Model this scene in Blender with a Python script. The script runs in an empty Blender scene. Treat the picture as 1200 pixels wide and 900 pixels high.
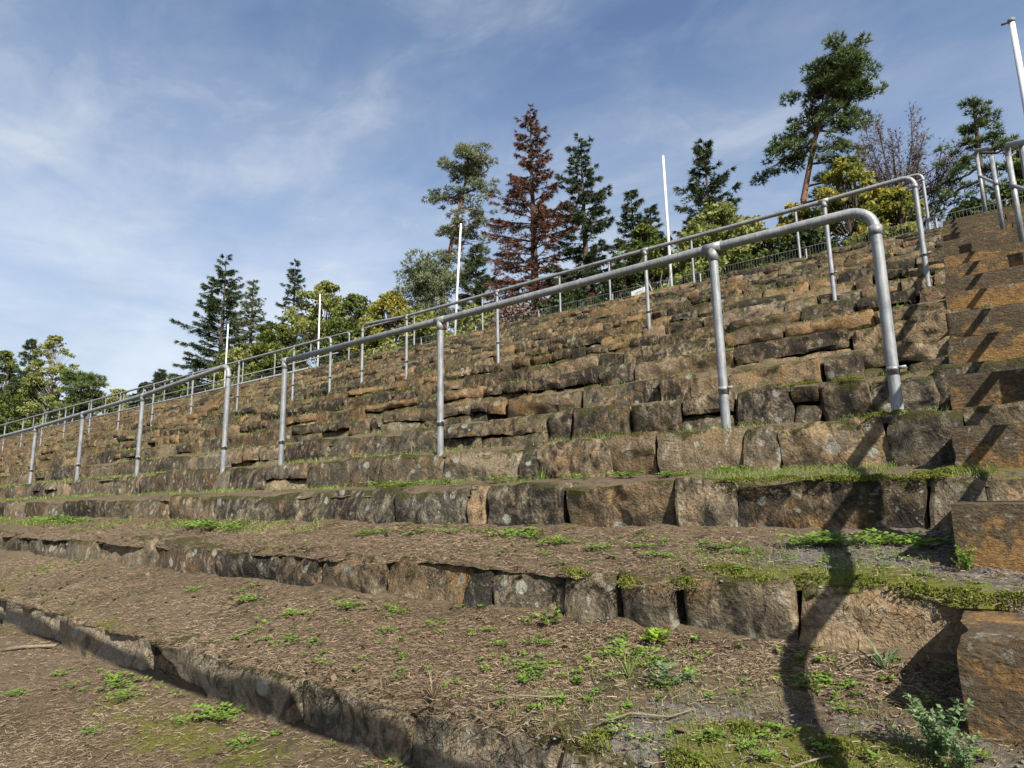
import bpy, math, random
import numpy as np
from mathutils import Vector, Matrix

# ------------------------------------------------------------------ camera, sky, sun, exposure
scene = bpy.context.scene
COL = scene.collection
rad = math.radians
EYE = 0.0                                    # z = 0 is the photographer's eye level
cam_data = bpy.data.cameras.new('camera')
cam = bpy.data.objects.new('camera', cam_data)
COL.objects.link(cam)
cam_data.sensor_width = 36.0
cam_data.lens = 22.44
cam_data.clip_start = 0.05
cam_data.clip_end = 3000.0
fwd = Vector((-0.60277659, 0.77894602, 0.17292623))
rgt = Vector((0.78868584, 0.61450629, -0.01888589))
upv = Vector((0.12097534, -0.1250005, 0.9847537))
M3 = Matrix((rgt, upv, -fwd)).transposed()
cam.matrix_world = Matrix.Translation((0, 0, EYE)) @ M3.to_4x4()
scene.camera = cam

SUN_TRAVEL = Vector((-1.0, 0.58, -1.0)).normalized()
sun_from = -SUN_TRAVEL
sun_elev = math.asin(sun_from.z)
sun_rot = math.atan2(sun_from.x, sun_from.y)     # clockwise from +Y
sd = bpy.data.lights.new('sun', 'SUN')
sd.energy = 5.0
sd.angle = rad(0.4)
sd.color = (1.0, 0.95, 0.86)
sun = bpy.data.objects.new('sun', sd)
sun.rotation_euler = SUN_TRAVEL.to_track_quat('-Z', 'Y').to_euler()
sun.location = (10, -6, 12)
COL.objects.link(sun)

world = bpy.data.worlds.new('World')
scene.world = world
world.use_nodes = True
scene.view_settings.view_transform = 'Standard'
scene.view_settings.look = 'None'
scene.view_settings.gamma = 1.0
scene.view_settings.use_curve_mapping = False
scene.view_settings.exposure = 1.06


class NT:
    """small helper for node trees"""
    def __init__(self, tree):
        self.t = tree
        tree.nodes.clear()

    def n(self, kind, ins=None, **props):
        nd = self.t.nodes.new(kind)
        for k, v in props.items():
            setattr(nd, k, v)
        for k, v in (ins or {}).items():
            s = nd.inputs[k]
            if isinstance(v, bpy.types.NodeSocket):
                self.t.links.new(v, s)
            elif isinstance(v, (tuple, list)) and len(v) == 3 and s.type == 'RGBA':
                s.default_value = (*v, 1)
            else:
                s.default_value = v
        return nd

    def math(self, op, a, b=0.0, clamp=False):
        return self.n('ShaderNodeMath', {0: a, 1: b}, operation=op, use_clamp=clamp).outputs[0]

    def mix(self, fac, a, b, mode='MIX'):
        nd = self.n('ShaderNodeMix', {0: fac, 6: a, 7: b}, data_type='RGBA', blend_type=mode)
        return nd.outputs[2]

    def ramp(self, fac, stops, interp='LINEAR'):
        nd = self.n('ShaderNodeValToRGB', {0: fac})
        cr = nd.color_ramp
        cr.interpolation = interp
        while len(cr.elements) < len(stops):
            cr.elements.new(0.5)
        for e, (p, c) in zip(cr.elements, stops):
            e.position = p
            e.color = (c, c, c, 1) if not isinstance(c, (tuple, list)) else (*c, 1)
        return nd.outputs[0]

    def noise(self, vec, scale, detail=4, rough=0.55, dist=0.0):
        return self.n('ShaderNodeTexNoise', {'Vector': vec, 'Scale': scale, 'Detail': detail,
                                             'Roughness': rough, 'Distortion': dist}).outputs['Fac']

    def mapv(self, vec, scale=(1, 1, 1), rot=(0, 0, 0), loc=(0, 0, 0)):
        return self.n('ShaderNodeMapping', {'Vector': vec, 'Scale': scale, 'Rotation': rot, 'Location': loc}).outputs[0]


# sky: Nishita with thin streaky cloud mixed over it
w = NT(world.node_tree)
sky = w.n('ShaderNodeTexSky', sky_type='NISHITA', sun_disc=False, sun_elevation=sun_elev,
          sun_rotation=sun_rot, altitude=400.0, air_density=1.0, dust_density=1.0, ozone_density=3.0)
tc = w.n('ShaderNodeTexCoord')
sp = w.n('ShaderNodeSeparateXYZ', {0: tc.outputs['Generated']})
zz = w.math('ADD', w.math('MAXIMUM', sp.outputs[2], 0.0), 0.16)
pv = w.n('ShaderNodeCombineXYZ', {0: w.math('DIVIDE', sp.outputs[0], zz), 1: w.math('DIVIDE', sp.outputs[1], zz), 2: 0.0}).outputs[0]
ma = w.mapv(pv, scale=(0.7, 1.1, 1), rot=(0, 0, rad(38)), loc=(3.1, 1.7, 0))
c1 = w.noise(ma, 1.1, 9, 0.56, 0.5)
mb = w.mapv(pv, scale=(1.3, 5.5, 1), rot=(0, 0, rad(50)), loc=(1.0, 7.3, 0))
c2 = w.noise(mb, 2.2, 6, 0.6, 0.3)
mc = w.mapv(pv, scale=(1.0, 1.25, 1), rot=(0, 0, rad(20)), loc=(5.0, 2.3, 0))
c3 = w.noise(mc, 4.2, 9, 0.62, 0.5)
wisps = w.ramp(w.math('ADD', w.math('MULTIPLY', c1, 0.62), w.math('ADD', w.math('MULTIPLY', c2, 0.06), w.math('MULTIPLY', c3, 0.32))), [(0.41, 0.02), (0.51, 0.20), (0.62, 0.66)])
low = w.ramp(sp.outputs[2], [(0.0, 0.92), (0.20, 0.74), (0.42, 0.22), (0.62, 0.0)])
cover = w.math('MAXIMUM', wisps, 0.0)
cover = w.math('SUBTRACT', 1.0, w.math('MULTIPLY', w.math('SUBTRACT', 1.0, w.math('MULTIPLY', cover, 0.78)), w.math('SUBTRACT', 1.0, low)))
bank = w.noise(w.mapv(tc.outputs['Generated'], scale=(2, 2, 7)), 1.6, 5, 0.55, 0.4)
ccol = w.mix(w.ramp(bank, [(0.35, 0.0), (0.65, 1.0)]), (0.46, 0.53, 0.63), (0.72, 0.75, 0.78))
bg_sky = w.n('ShaderNodeBackground', {'Color': sky.outputs[0], 'Strength': 0.082})
bg_cloud = w.n('ShaderNodeBackground', {'Color': ccol, 'Strength': 0.57})
mixs = w.n('ShaderNodeMixShader', {0: cover, 1: bg_sky.outputs[0], 2: bg_cloud.outputs[0]})
w.n('ShaderNodeOutputWorld', {'Surface': mixs.outputs[0]})

# ------------------------------------------------------------------ helpers
rng = np.random.default_rng(7)
random.seed(7)


def _hash(ix, iy, iz, seed):
    h = (ix.astype(np.int64) * 374761393 + iy.astype(np.int64) * 668265263 + iz.astype(np.int64) * 2147483647 + seed * 974634777) & 0xFFFFFFFF
    h = ((h ^ (h >> 13)) * 1274126177) & 0xFFFFFFFF
    h = ((h ^ (h >> 16)) * 2246822519) & 0xFFFFFFFF
    return ((h ^ (h >> 15)) & 0xFFFF) / 65535.0


def vnoise(P, seed=0):
    P = np.asarray(P, float)
    I = np.floor(P).astype(np.int64)
    F = P - I
    U = F * F * (3 - 2 * F)
    out = 0
    for dx in (0, 1):
        wx = U[:, 0] if dx else 1 - U[:, 0]
        for dy in (0, 1):
            wy = U[:, 1] if dy else 1 - U[:, 1]
            for dz in (0, 1):
                wz = U[:, 2] if dz else 1 - U[:, 2]
                out = out + wx * wy * wz * _hash(I[:, 0] + dx, I[:, 1] + dy, I[:, 2] + dz, seed)
    return out


def fbm(P, seed=0, octv=3, gain=0.5):
    P = np.asarray(P, float)
    a, s, t = 1.0, 0.0, 0.0
    for o in range(octv):
        s = s + a * (vnoise(P * (2.03 ** o), seed + o) - 0.5)
        t += a
        a *= gain
    return s / t * 2


def new_obj(name, me, parent=None, loc=None):
    o = bpy.data.objects.new(name, me)
    COL.objects.link(o)
    if parent is not None:
        o.parent = parent
    if loc is not None:
        o.location = loc
    return o


def tag(o, label=None, cat=None, group=None, kind=None):
    for k, v in (('label', label), ('category', cat), ('group', group), ('kind', kind)):
        if v:
            o[k] = v
    return o


def empty(name, loc, label=None, cat=None, group=None):
    return tag(new_obj(name, None, None, loc), label, cat, group)


def mesh_np(name, V, F, mat, smooth=True, attrs=None):
    """V (N,3), F (M,3|4) -> mesh; attrs: name -> per-vertex float array"""
    V = np.asarray(V, np.float32)
    F = np.asarray(F, np.int32)
    me = bpy.data.meshes.new(name)
    k = F.shape[1]
    me.vertices.add(len(V))
    me.vertices.foreach_set('co', V.ravel())
    me.loops.add(F.size)
    me.loops.foreach_set('vertex_index', F.ravel())
    me.polygons.add(len(F))
    me.polygons.foreach_set('loop_start', np.arange(0, F.size, k, dtype=np.int32))
    if smooth:
        me.polygons.foreach_set('use_smooth', np.ones(len(F), dtype=bool))
    for an, av in (attrs or {}).items():
        at = me.attributes.new(an, 'FLOAT', 'POINT')
        at.data.foreach_set('value', np.asarray(av, np.float32))
    me.materials.append(mat)
    me.update()
    me.validate()
    return me


def tri_mesh(name, T, var, mat, smooth=False):
    """T (N,3,3) separate triangles, var (N,) colour variation"""
    T = np.asarray(T, np.float32)
    n = len(T)
    return mesh_np(name, T.reshape(-1, 3), np.arange(n * 3).reshape(-1, 3), mat, smooth, {'var': np.repeat(var, 3)})


def unit(a):
    return a / (np.linalg.norm(a, axis=-1, keepdims=True) + 1e-9)


def tube(path, r, n=12, cap=True):
    """sweep a circle along path; r scalar or list"""
    P = np.asarray(path, float)
    m = len(P)
    R = np.full(m, r) if np.isscalar(r) else np.asarray(r, float)
    T = np.gradient(P, axis=0)
    T = unit(T)
    ref = np.array([0, 0, 1.0])
    if abs(T[0] @ ref) > 0.9:
        ref = np.array([0, 1.0, 0]) if abs(T[0][1]) < 0.9 else np.array([1.0, 0, 0])
    u = unit(np.cross(T[0], ref))
    V = []
    for i in range(m):
        u = unit(u - T[i] * (u @ T[i]))
        v = np.cross(T[i], u)
        a = np.arange(n) / n * 2 * np.pi
        V.append(P[i] + R[i] * (np.cos(a)[:, None] * u + np.sin(a)[:, None] * v))
    V = np.concatenate(V)
    F = []
    for i in range(m - 1):
        for j in range(n):
            F.append((i * n + j, i * n + (j + 1) % n, (i + 1) * n + (j + 1) % n, (i + 1) * n + j))
    if cap:
        V = np.vstack([V, P[:1], P[-1:]])
        for j in range(n):
            F.append((len(V) - 2, (j + 1) % n, j, j))
            F.append((len(V) - 1, (m - 1) * n + j, (m - 1) * n + (j + 1) % n, (m - 1) * n + (j + 1) % n))
    return V, F


def join(parts):
    V, F, o = [], [], 0
    for v, f in parts:
        V.append(np.asarray(v))
        F += [tuple(i + o for i in q) for q in f]
        o += len(v)
    return np.concatenate(V), F


def poly_mesh(name, V, F, mat, smooth=True):
    me = bpy.data.meshes.new(name)
    FF = []
    for q in F:
        r = []
        for i in q:
            if i not in r:
                r.append(int(i))
        FF.append(tuple(r))
    me.from_pydata([tuple(map(float, v)) for v in V], [], FF)
    if smooth:
        me.polygons.foreach_set('use_smooth', np.ones(len(me.polygons), dtype=bool))
    me.materials.append(mat)
    me.update()
    return me


def bend(p0, corner, p1, r, n=7):
    """points of a rounded corner between straight runs p0->corner->p1"""
    p0, c, p1 = map(np.array, (p0, corner, p1))
    a = unit(p0 - c)
    b = unit(p1 - c)
    out = []
    for t in np.linspace(0, 1, n):
        q = (1 - t) ** 2 * (c + a * r) + 2 * t * (1 - t) * (c + (a + b) * r * 0.12) + t ** 2 * (c + b * r)
        out.append(q)
    return out


# ------------------------------------------------------------------ materials
def make_mat(name):
    m = bpy.data.materials.new(name)
    m.use_nodes = True
    return m, NT(m.node_tree)


def finish(nt, color, rough=0.9, bump=None, bstr=0.5, bdist=0.01, metal=0.0, spec=0.3, alb=0.58):
    color = nt.mix(1.0, color, (alb, alb, alb), 'MULTIPLY')
    ins = {'Base Color': color, 'Roughness': rough, 'Metallic': metal, 'Specular IOR Level': spec}
    if bump is not None:
        bm = nt.n('ShaderNodeBump', {'Height': bump, 'Strength': bstr, 'Distance': bdist})
        ins['Normal'] = bm.outputs[0]
    b = nt.n('ShaderNodeBsdfPrincipled', ins)
    nt.n('ShaderNodeOutputMaterial', {'Surface': b.outputs[0]})
    return b


def stone_material():
    m, t = make_mat('weathered_sandstone')
    g = t.n('ShaderNodeNewGeometry')
    P = g.outputs['Position']
    rnd = t.n('ShaderNodeAttribute', attribute_name='rnd').outputs['Fac']
    warm = t.n('ShaderNodeAttribute', attribute_name='warm').outputs['Fac']
    hgt = t.n('ShaderNodeAttribute', attribute_name='hgt').outputs['Fac']
    crust = t.n('ShaderNodeAttribute', attribute_name='crust').outputs['Fac']
    off = t.n('ShaderNodeCombineXYZ', {0: t.math('MULTIPLY', rnd, 37.0), 1: t.math('MULTIPLY', rnd, 11.0), 2: 0.0}).outputs[0]
    Q = t.n('ShaderNodeVectorMath', {0: P, 1: off}, operation='ADD').outputs[0]
    n0 = t.noise(P, 0.9, 3, 0.5)
    n1 = t.noise(Q, 3.2, 6, 0.62, 0.8)
    n2 = t.noise(Q, 10.0, 7, 0.66, 0.6)
    n3 = t.noise(P, 75.0, 4, 0.65)
    n4 = t.noise(t.mapv(Q, scale=(1, 1, 0.5)), 13.0, 7, 0.68, 0.8)
    n5 = t.noise(Q, 5.5, 7, 0.68, 1.2)
    cool = t.ramp(rnd, [(0.0, (0.16, 0.118, 0.072)), (0.25, (0.255, 0.19, 0.115)), (0.5, (0.31, 0.255, 0.175)),
                        (0.75, (0.185, 0.152, 0.108)), (1.0, (0.37, 0.285, 0.175))])
    hot = t.ramp(rnd, [(0.0, (0.145, 0.092, 0.050)), (0.3, (0.255, 0.158, 0.076)), (0.55, (0.165, 0.128, 0.086)),
                       (0.8, (0.30, 0.187, 0.082)), (1.0, (0.215, 0.12, 0.066))])
    c = t.mix(warm, cool, hot)
    val = t.math('FRACT', t.math('MULTIPLY', rnd, 7.13))
    c = t.mix(1.0, c, t.ramp(val, [(0.0, 0.62), (0.5, 0.95), (0.85, 1.35), (1.0, 1.7)]), 'MULTIPLY')
    # ochre iron bands
    c = t.mix(t.math('MULTIPLY', t.ramp(n1, [(0.50, 0.0), (0.62, 0.85)]), t.math('ADD', t.math('MULTIPLY', warm, 0.65), 0.3)), c, (0.36, 0.20, 0.075))
    # pale weathered patches
    c = t.mix(t.ramp(n4, [(0.53, 0.0), (0.66, 0.8)]), c, t.mix(warm, (0.46, 0.42, 0.34), (0.44, 0.34, 0.21)))
    # grey algae film, more on cool stones
    c = t.mix(t.math('MULTIPLY', t.ramp(t.math('ADD', n5, t.math('MULTIPLY', t.math('SUBTRACT', crust, 0.5), 0.16)), [(0.46, 0.0), (0.56, 0.85)]), t.math('SUBTRACT', 0.95, t.math('MULTIPLY', warm, 0.55))), c, (0.085, 0.082, 0.066))
    # black crusts running down the face
    blk = t.math('ADD', t.math('MULTIPLY', n4, 0.4), t.math('ADD', t.math('MULTIPLY', n2, 0.4), t.math('MULTIPLY', n0, 0.2)))
    blk = t.math('SUBTRACT', blk, t.math('MULTIPLY', t.math('SUBTRACT', crust, 0.5), 0.20))
    c = t.mix(t.ramp(blk, [(0.405, 0.93), (0.485, 0.0)]), c, (0.034, 0.031, 0.027))
    # grain and pits
    c = t.mix(0.55, c, t.ramp(n3, [(0.28, 0.10), (0.72, 0.95)]), 'OVERLAY')
    # lichen rosettes
    vo = t.n('ShaderNodeTexVoronoi', {'Vector': P, 'Scale': 11.0, 'Randomness': 1.0})
    edge = t.math('ADD', vo.outputs['Distance'], t.math('MULTIPLY', t.math('SUBTRACT', n3, 0.5), 0.20))
    pick = t.n('ShaderNodeSeparateColor', {0: vo.outputs['Color']}).outputs[0]
    size = t.math('MULTIPLY', t.ramp(pick, [(0.50, 0.0), (1.0, 0.50)]), t.ramp(n1, [(0.38, 0.0), (0.50, 1.0)]))
    lich = t.math('MULTIPLY', t.math('MULTIPLY', t.math('SUBTRACT', size, edge), 14.0, clamp=True), t.math('SUBTRACT', 0.95, t.math('MULTIPLY', warm, 0.75, clamp=True)))
    c = t.mix(lich, c, t.mix(n2, (0.36, 0.37, 0.29), (0.56, 0.54, 0.46)))
    fine = t.ramp(t.noise(P, 42.0, 3, 0.5), [(0.63, 0.0), (0.68, 0.75)])
    c = t.mix(t.math('MULTIPLY', fine, t.ramp(n2, [(0.46, 0.0), (0.58, 1.0)])), c, (0.42, 0.41, 0.35))
    # moss and humus at the upper arris and on ledges
    nz = t.n('ShaderNodeSeparateXYZ', {0: g.outputs['Normal']}).outputs[2]
    ledge = t.math('MULTIPLY', t.ramp(nz, [(0.25, 0.0), (0.7, 1.0)]), t.ramp(n2, [(0.40, 0.0), (0.54, 0.95)]))
    brow = t.ramp(t.math('ADD', hgt, t.math('MULTIPLY', t.math('SUBTRACT', n5, 0.5), 1.6)), [(0.90, 0.0), (1.08, 0.9)])
    mosscol = t.mix(n3, (0.035, 0.036, 0.012), (0.115, 0.105, 0.03))
    c = t.mix(t.math('MAXIMUM', ledge, brow), c, mosscol)
    h = t.math('ADD', t.math('MULTIPLY', n2, 1.0), t.math('ADD', t.math('MULTIPLY', n3, 0.35), t.math('MULTIPLY', n4, 0.6)))
    finish(t, c, 0.95, h, 1.0, 0.028, spec=0.15)
    return m


def block_material():
    m, t = make_mat('sawn_ochre_sandstone')
    g = t.n('ShaderNodeNewGeometry')
    P = g.outputs['Position']
    rnd = t.n('ShaderNodeAttribute', attribute_name='rnd').outputs['Fac']
    hgt = t.n('ShaderNodeAttribute', attribute_name='warm').outputs['Fac']      # 0 foot .. 1 top of the block
    n1 = t.noise(P, 4.6, 7, 0.66, 0.9)
    n2 = t.noise(P, 19.0, 7, 0.66, 0.5)
    n3 = t.noise(P, 90.0, 4, 0.65)
    st = t.noise(t.mapv(P, scale=(2, 2, 4.5)), 9.0, 6, 0.68, 0.9)
    c = t.mix(n1, (0.35, 0.20, 0.068), (0.24, 0.13, 0.055))
    c = t.mix(t.math('MULTIPLY', rnd, 0.5), c, (0.26, 0.17, 0.09))
    c = t.mix(t.ramp(st, [(0.48, 0.0), (0.66, 0.5)]), c, (0.42, 0.26, 0.10))
    dirt = t.math('ADD', t.math('MULTIPLY', hgt, 0.42), t.math('ADD', t.math('MULTIPLY', t.math('SUBTRACT', n1, 0.5), 1.7), t.math('MULTIPLY', t.math('SUBTRACT', n2, 0.5), 1.3)))
    dirt = t.math('ADD', dirt, t.math('MULTIPLY', t.math('SUBTRACT', rnd, 0.4), 0.38))
    c = t.mix(t.ramp(dirt, [(0.14, 0.0), (0.34, 0.9)]), c, t.mix(n2, (0.05, 0.042, 0.03), (0.15, 0.118, 0.078)))
    c = t.mix(t.ramp(n2, [(0.60, 0.0), (0.68, 0.7)]), c, (0.36, 0.34, 0.28))
    c = t.mix(t.ramp(n2, [(0.30, 0.7), (0.42, 0.0)]), c, (0.05, 0.042, 0.032))
    c = t.mix(0.5, c, t.ramp(n3, [(0.28, 0.1), (0.72, 0.95)]), 'OVERLAY')
    h = t.math('ADD', t.math('MULTIPLY', st, 0.9), t.math('ADD', t.math('MULTIPLY', n2, 0.6), t.math('MULTIPLY', n3, 0.25)))
    finish(t, c, 0.92, h, 0.9, 0.02, spec=0.15)
    return m


def litter_material():
    m, t = make_mat('needle_litter_soil')
    g = t.n('ShaderNodeNewGeometry')
    P = g.outputs['Position']
    grav = t.n('ShaderNodeAttribute', attribute_name='grav').outputs['Fac']
    mossa = t.n('ShaderNodeAttribute', attribute_name='moss').outputs['Fac']
    n1 = t.noise(P, 3.0, 5, 0.6)
    n2 = t.noise(P, 22.0, 5, 0.65, 0.8)
    n3 = t.noise(t.mapv(P, scale=(1, 3.5, 1), rot=(0, 0, 0.5)), 70.0, 3, 0.6, 1.0)
    n4 = t.noise(t.mapv(P, scale=(3.5, 1, 1), rot=(0, 0, 0.3)), 80.0, 3, 0.6, 1.0)
    c = t.mix(n1, (0.138, 0.102, 0.060), (0.225, 0.17, 0.107))
    c = t.mix(t.ramp(t.math('MAXIMUM', n3, n4), [(0.50, 0.0), (0.72, 0.75)]), c, (0.30, 0.22, 0.135))
    c = t.mix(t.ramp(n2, [(0.32, 0.85), (0.5, 0.0)]), c, (0.05, 0.035, 0.024))
    np_ = t.noise(P, 2.1, 6, 0.6, 0.6)
    c = t.mix(t.ramp(np_, [(0.54, 0.0), (0.66, 0.65)]), c, (0.075, 0.066, 0.028))
    c = t.mix(t.ramp(np_, [(0.32, 0.45), (0.44, 0.0)]), c, (0.27, 0.20, 0.145))
    gs = t.n('ShaderNodeTexVoronoi', {'Vector': P, 'Scale': 70.0})
    gc = t.mix(t.n('ShaderNodeSeparateColor', {0: gs.outputs['Color']}).outputs[0], (0.12, 0.105, 0.09), (0.30, 0.28, 0.25))
    gm = t.ramp(t.math('ADD', grav, t.math('MULTIPLY', t.math('SUBTRACT', n2, 0.5), 1.1)), [(0.42, 0.0), (0.6, 0.9)])
    c = t.mix(gm, c, gc)
    mm = t.ramp(t.math('ADD', mossa, t.math('MULTIPLY', t.math('SUBTRACT', n2, 0.5), 1.3)), [(0.45, 0.0), (0.62, 0.92)])
    c = t.mix(mm, c, t.mix(n3, (0.085, 0.095, 0.014), (0.24, 0.25, 0.03)))
    h = t.math('ADD', t.math('MULTIPLY', n2, 0.8), t.math('MULTIPLY', t.math('MAXIMUM', n3, n4), 0.7))
    finish(t, c, 0.95, h, 0.9, 0.015, spec=0.15)
    return m


def simple_noise_mat(name, a, b, scale, bump=0.4, rough=0.9, dist=0.01, alb=0.6):
    m, t = make_mat(name)
    P = t.n('ShaderNodeNewGeometry').outputs['Position']
    n = t.noise(P, scale, 6, 0.62, 0.3)
    finish(t, t.mix(t.ramp(n, [(0.3, 0.0), (0.7, 1.0)]), a, b), rough, n, bump, dist, spec=0.2, alb=alb)
    return m


def leaf_mat(name, stops, trans=0.35, rough=0.6):
    """foliage: colour follows the per-leaf attribute var"""
    m, t = make_mat(name)
    v = t.n('ShaderNodeAttribute', attribute_name='var').outputs['Fac']
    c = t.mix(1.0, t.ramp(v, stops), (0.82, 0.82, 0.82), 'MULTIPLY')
    d = t.n('ShaderNodeBsdfPrincipled', {'Base Color': c, 'Roughness': rough, 'Specular IOR Level': 0.25})
    tr = t.n('ShaderNodeBsdfTranslucent', {'Color': c})
    mx = t.n('ShaderNodeMixShader', {0: trans, 1: d.outputs[0], 2: tr.outputs[0]})
    t.n('ShaderNodeOutputMaterial', {'Surface': mx.outputs[0]})
    return m


def galvanised():
    m, t = make_mat('galvanised_steel')
    P = t.n('ShaderNodeNewGeometry').outputs['Position']
    n1 = t.noise(P, 9.0, 6, 0.65, 0.6)
    n2 = t.noise(t.mapv(P, scale=(1, 1, 0.12)), 60.0, 4, 0.65)
    n3 = t.noise(P, 130.0, 3, 0.6)
    c = t.mix(t.ramp(n1, [(0.3, 0.0), (0.7, 1.0)]), (0.235, 0.245, 0.255), (0.43, 0.44, 0.45))
    c = t.mix(t.ramp(n2, [(0.34, 0.7), (0.5, 0.0)]), c, (0.17, 0.17, 0.165))
    c = t.mix(t.ramp(n2, [(0.60, 0.0), (0.70, 0.45)]), c, (0.52, 0.53, 0.53))
    rust = t.math('MULTIPLY', t.ramp(n1, [(0.60, 0.0), (0.70, 1.0)]), t.ramp(n3, [(0.52, 0.0), (0.62, 0.6)]))
    c = t.mix(rust, c, (0.20, 0.11, 0.055))
    r = t.ramp(n1, [(0.2, 0.40), (0.8, 0.66)])
    finish(t, c, r, t.math('ADD', n2, t.math('MULTIPLY', n3, 0.4)), 0.2, 0.004, metal=0.25, spec=0.4, alb=0.64)
    return m


STONE = stone_material()
BLOCK = block_material()
LITTER = litter_material()
SOIL = simple_noise_mat('dark_joint_soil', (0.022, 0.017, 0.012), (0.06, 0.045, 0.03), 18.0, 0.8, 0.97, 0.03)
TURF = simple_noise_mat('hill_turf', (0.05, 0.055, 0.02), (0.13, 0.115, 0.05), 1.4, 0.6, 0.95, 0.1)
STEEL = galvanised()
NEEDLE = leaf_mat('dry_needles', [(0.0, (0.085, 0.052, 0.034)), (0.45, (0.192, 0.136, 0.084)), (0.8, (0.31, 0.228, 0.146)), (1.0, (0.43, 0.35, 0.235))], 0.1, 0.8)
WEED = leaf_mat('weed_leaves', [(0.0, (0.08, 0.15, 0.022)), (0.6, (0.18, 0.29, 0.045)), (1.0, (0.30, 0.42, 0.08))], 0.35)
WEEDY = leaf_mat('bright_weed_leaves', [(0.0, (0.12, 0.22, 0.02)), (0.6, (0.26, 0.40, 0.04)), (1.0, (0.38, 0.50, 0.07))], 0.35)
WEEDG = leaf_mat('grey_green_leaves', [(0.0, (0.08, 0.13, 0.05)), (0.6, (0.16, 0.24, 0.10)), (1.0, (0.28, 0.34, 0.19))], 0.3)
MOSS = leaf_mat('moss_fronds', [(0.0, (0.06, 0.075, 0.012)), (0.6, (0.165, 0.19, 0.025)), (1.0, (0.29, 0.30, 0.05))], 0.2, 0.8)
GRASS = leaf_mat('grass_blades', [(0.0, (0.11, 0.17, 0.03)), (0.55, (0.22, 0.30, 0.06)), (1.0, (0.40, 0.38, 0.15))], 0.35)
SPRUCE = leaf_mat('spruce_needles', [(0.0, (0.028, 0.046, 0.023)), (0.6, (0.065, 0.092, 0.038)), (1.0, (0.12, 0.145, 0.05))], 0.15)
DEADRED = leaf_mat('dead_red_needles', [(0.0, (0.07, 0.032, 0.02)), (0.6, (0.18, 0.082, 0.045)), (1.0, (0.28, 0.15, 0.08))], 0.15)
PINE = leaf_mat('pine_needles', [(0.0, (0.05, 0.085, 0.028)), (0.6, (0.12, 0.165, 0.045)), (1.0, (0.21, 0.24, 0.07))], 0.2)
PINEPALE = leaf_mat('pale_pine_needles', [(0.0, (0.09, 0.115, 0.06)), (0.6, (0.20, 0.225, 0.11)), (1.0, (0.31, 0.32, 0.16))], 0.2)
YGREEN = leaf_mat('yellow_green_leaves', [(0.0, (0.10, 0.135, 0.035)), (0.55, (0.235, 0.26, 0.07)), (1.0, (0.38, 0.37, 0.13))], 0.4)
GREEN = leaf_mat('green_leaves', [(0.0, (0.045, 0.075, 0.014)), (0.6, (0.11, 0.15, 0.028)), (1.0, (0.20, 0.22, 0.045))], 0.4)
DKGREEN = leaf_mat('dark_green_leaves', [(0.0, (0.018, 0.032, 0.012)), (0.6, (0.04, 0.062, 0.018)), (1.0, (0.08, 0.10, 0.03))], 0.3)
AUTUMN = leaf_mat('autumn_leaves', [(0.0, (0.10, 0.135, 0.026)), (0.5, (0.22, 0.245, 0.045)), (0.85, (0.37, 0.33, 0.06)), (1.0, (0.48, 0.31, 0.06))], 0.4)
PURPLE = leaf_mat('withered_twigs', [(0.0, (0.075, 0.05, 0.042)), (0.6, (0.16, 0.105, 0.088)), (1.0, (0.24, 0.17, 0.13))], 0.1)
BARK = simple_noise_mat('grey_brown_bark', (0.06, 0.045, 0.032), (0.15, 0.115, 0.085), 9.0, 0.8, 0.9, 0.05)
PINEBARK = simple_noise_mat('orange_pine_bark', (0.20, 0.105, 0.06), (0.36, 0.20, 0.12), 7.0, 0.8, 0.9, 0.05)
BIRCH = simple_noise_mat('birch_bark', (0.25, 0.23, 0.20), (0.55, 0.52, 0.47), 8.0, 0.4, 0.8, 0.02)
WHITE = simple_noise_mat('white_pole_paint', (0.68, 0.69, 0.70), (0.80, 0.80, 0.79), 6.0, 0.1, 0.45, 0.01, 0.72)
GREYPRINT = simple_noise_mat('grey_sign_print', (0.22, 0.23, 0.25), (0.28, 0.29, 0.30), 20.0, 0.1, 0.6)
CHALK = simple_noise_mat('white_number_paint', (0.45, 0.44, 0.40), (0.66, 0.65, 0.60), 60.0, 0.3, 0.9)
DARKIRON = simple_noise_mat('dark_fence_wire', (0.20, 0.205, 0.21), (0.32, 0.325, 0.33), 20.0, 0.2, 0.6)
TWIG = simple_noise_mat('dry_twig', (0.20, 0.15, 0.10), (0.36, 0.29, 0.21), 40.0, 0.4, 0.9)
PEBBLE = simple_noise_mat('pale_pebble', (0.14, 0.125, 0.105), (0.33, 0.31, 0.275), 40.0, 0.4, 0.9)

# ------------------------------------------------------------------ terrace geometry
RUN = 0.733
K0, K1 = -3, 17


def Yk(k):
    return 1.52 + RUN * (k - 1)


_T = {-3: -1.96, -2: -1.63, -1: -1.30, 0: -0.97, 1: -0.645, 2: -0.293, 3: 0.05, 4: 0.365, 5: 0.693}
_B = {-2: -1.86, -1: -1.52, 0: -1.17, 1: -0.836, 2: -0.51, 3: -0.19, 4: 0.118, 5: 0.425}


def Zt(k):
    return _T[k] if k in _T else 0.693 + 0.328 * (k - 5)


def Zb(k):
    """soil level at the foot of riser k (rear of tread k-1)"""
    return _B[k] if k in _B else Zt(k - 1) + 0.09


def edge_off(k, x):
    """plan wander of the front edge of terrace k"""
    x = np.asarray(x, float)
    P = np.stack([x * 0.9, np.full_like(x, k * 7.3), np.zeros_like(x)], -1)
    return fbm(P, 40 + k, 3) * (0.05 if k <= 2 else 0.03)


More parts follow.
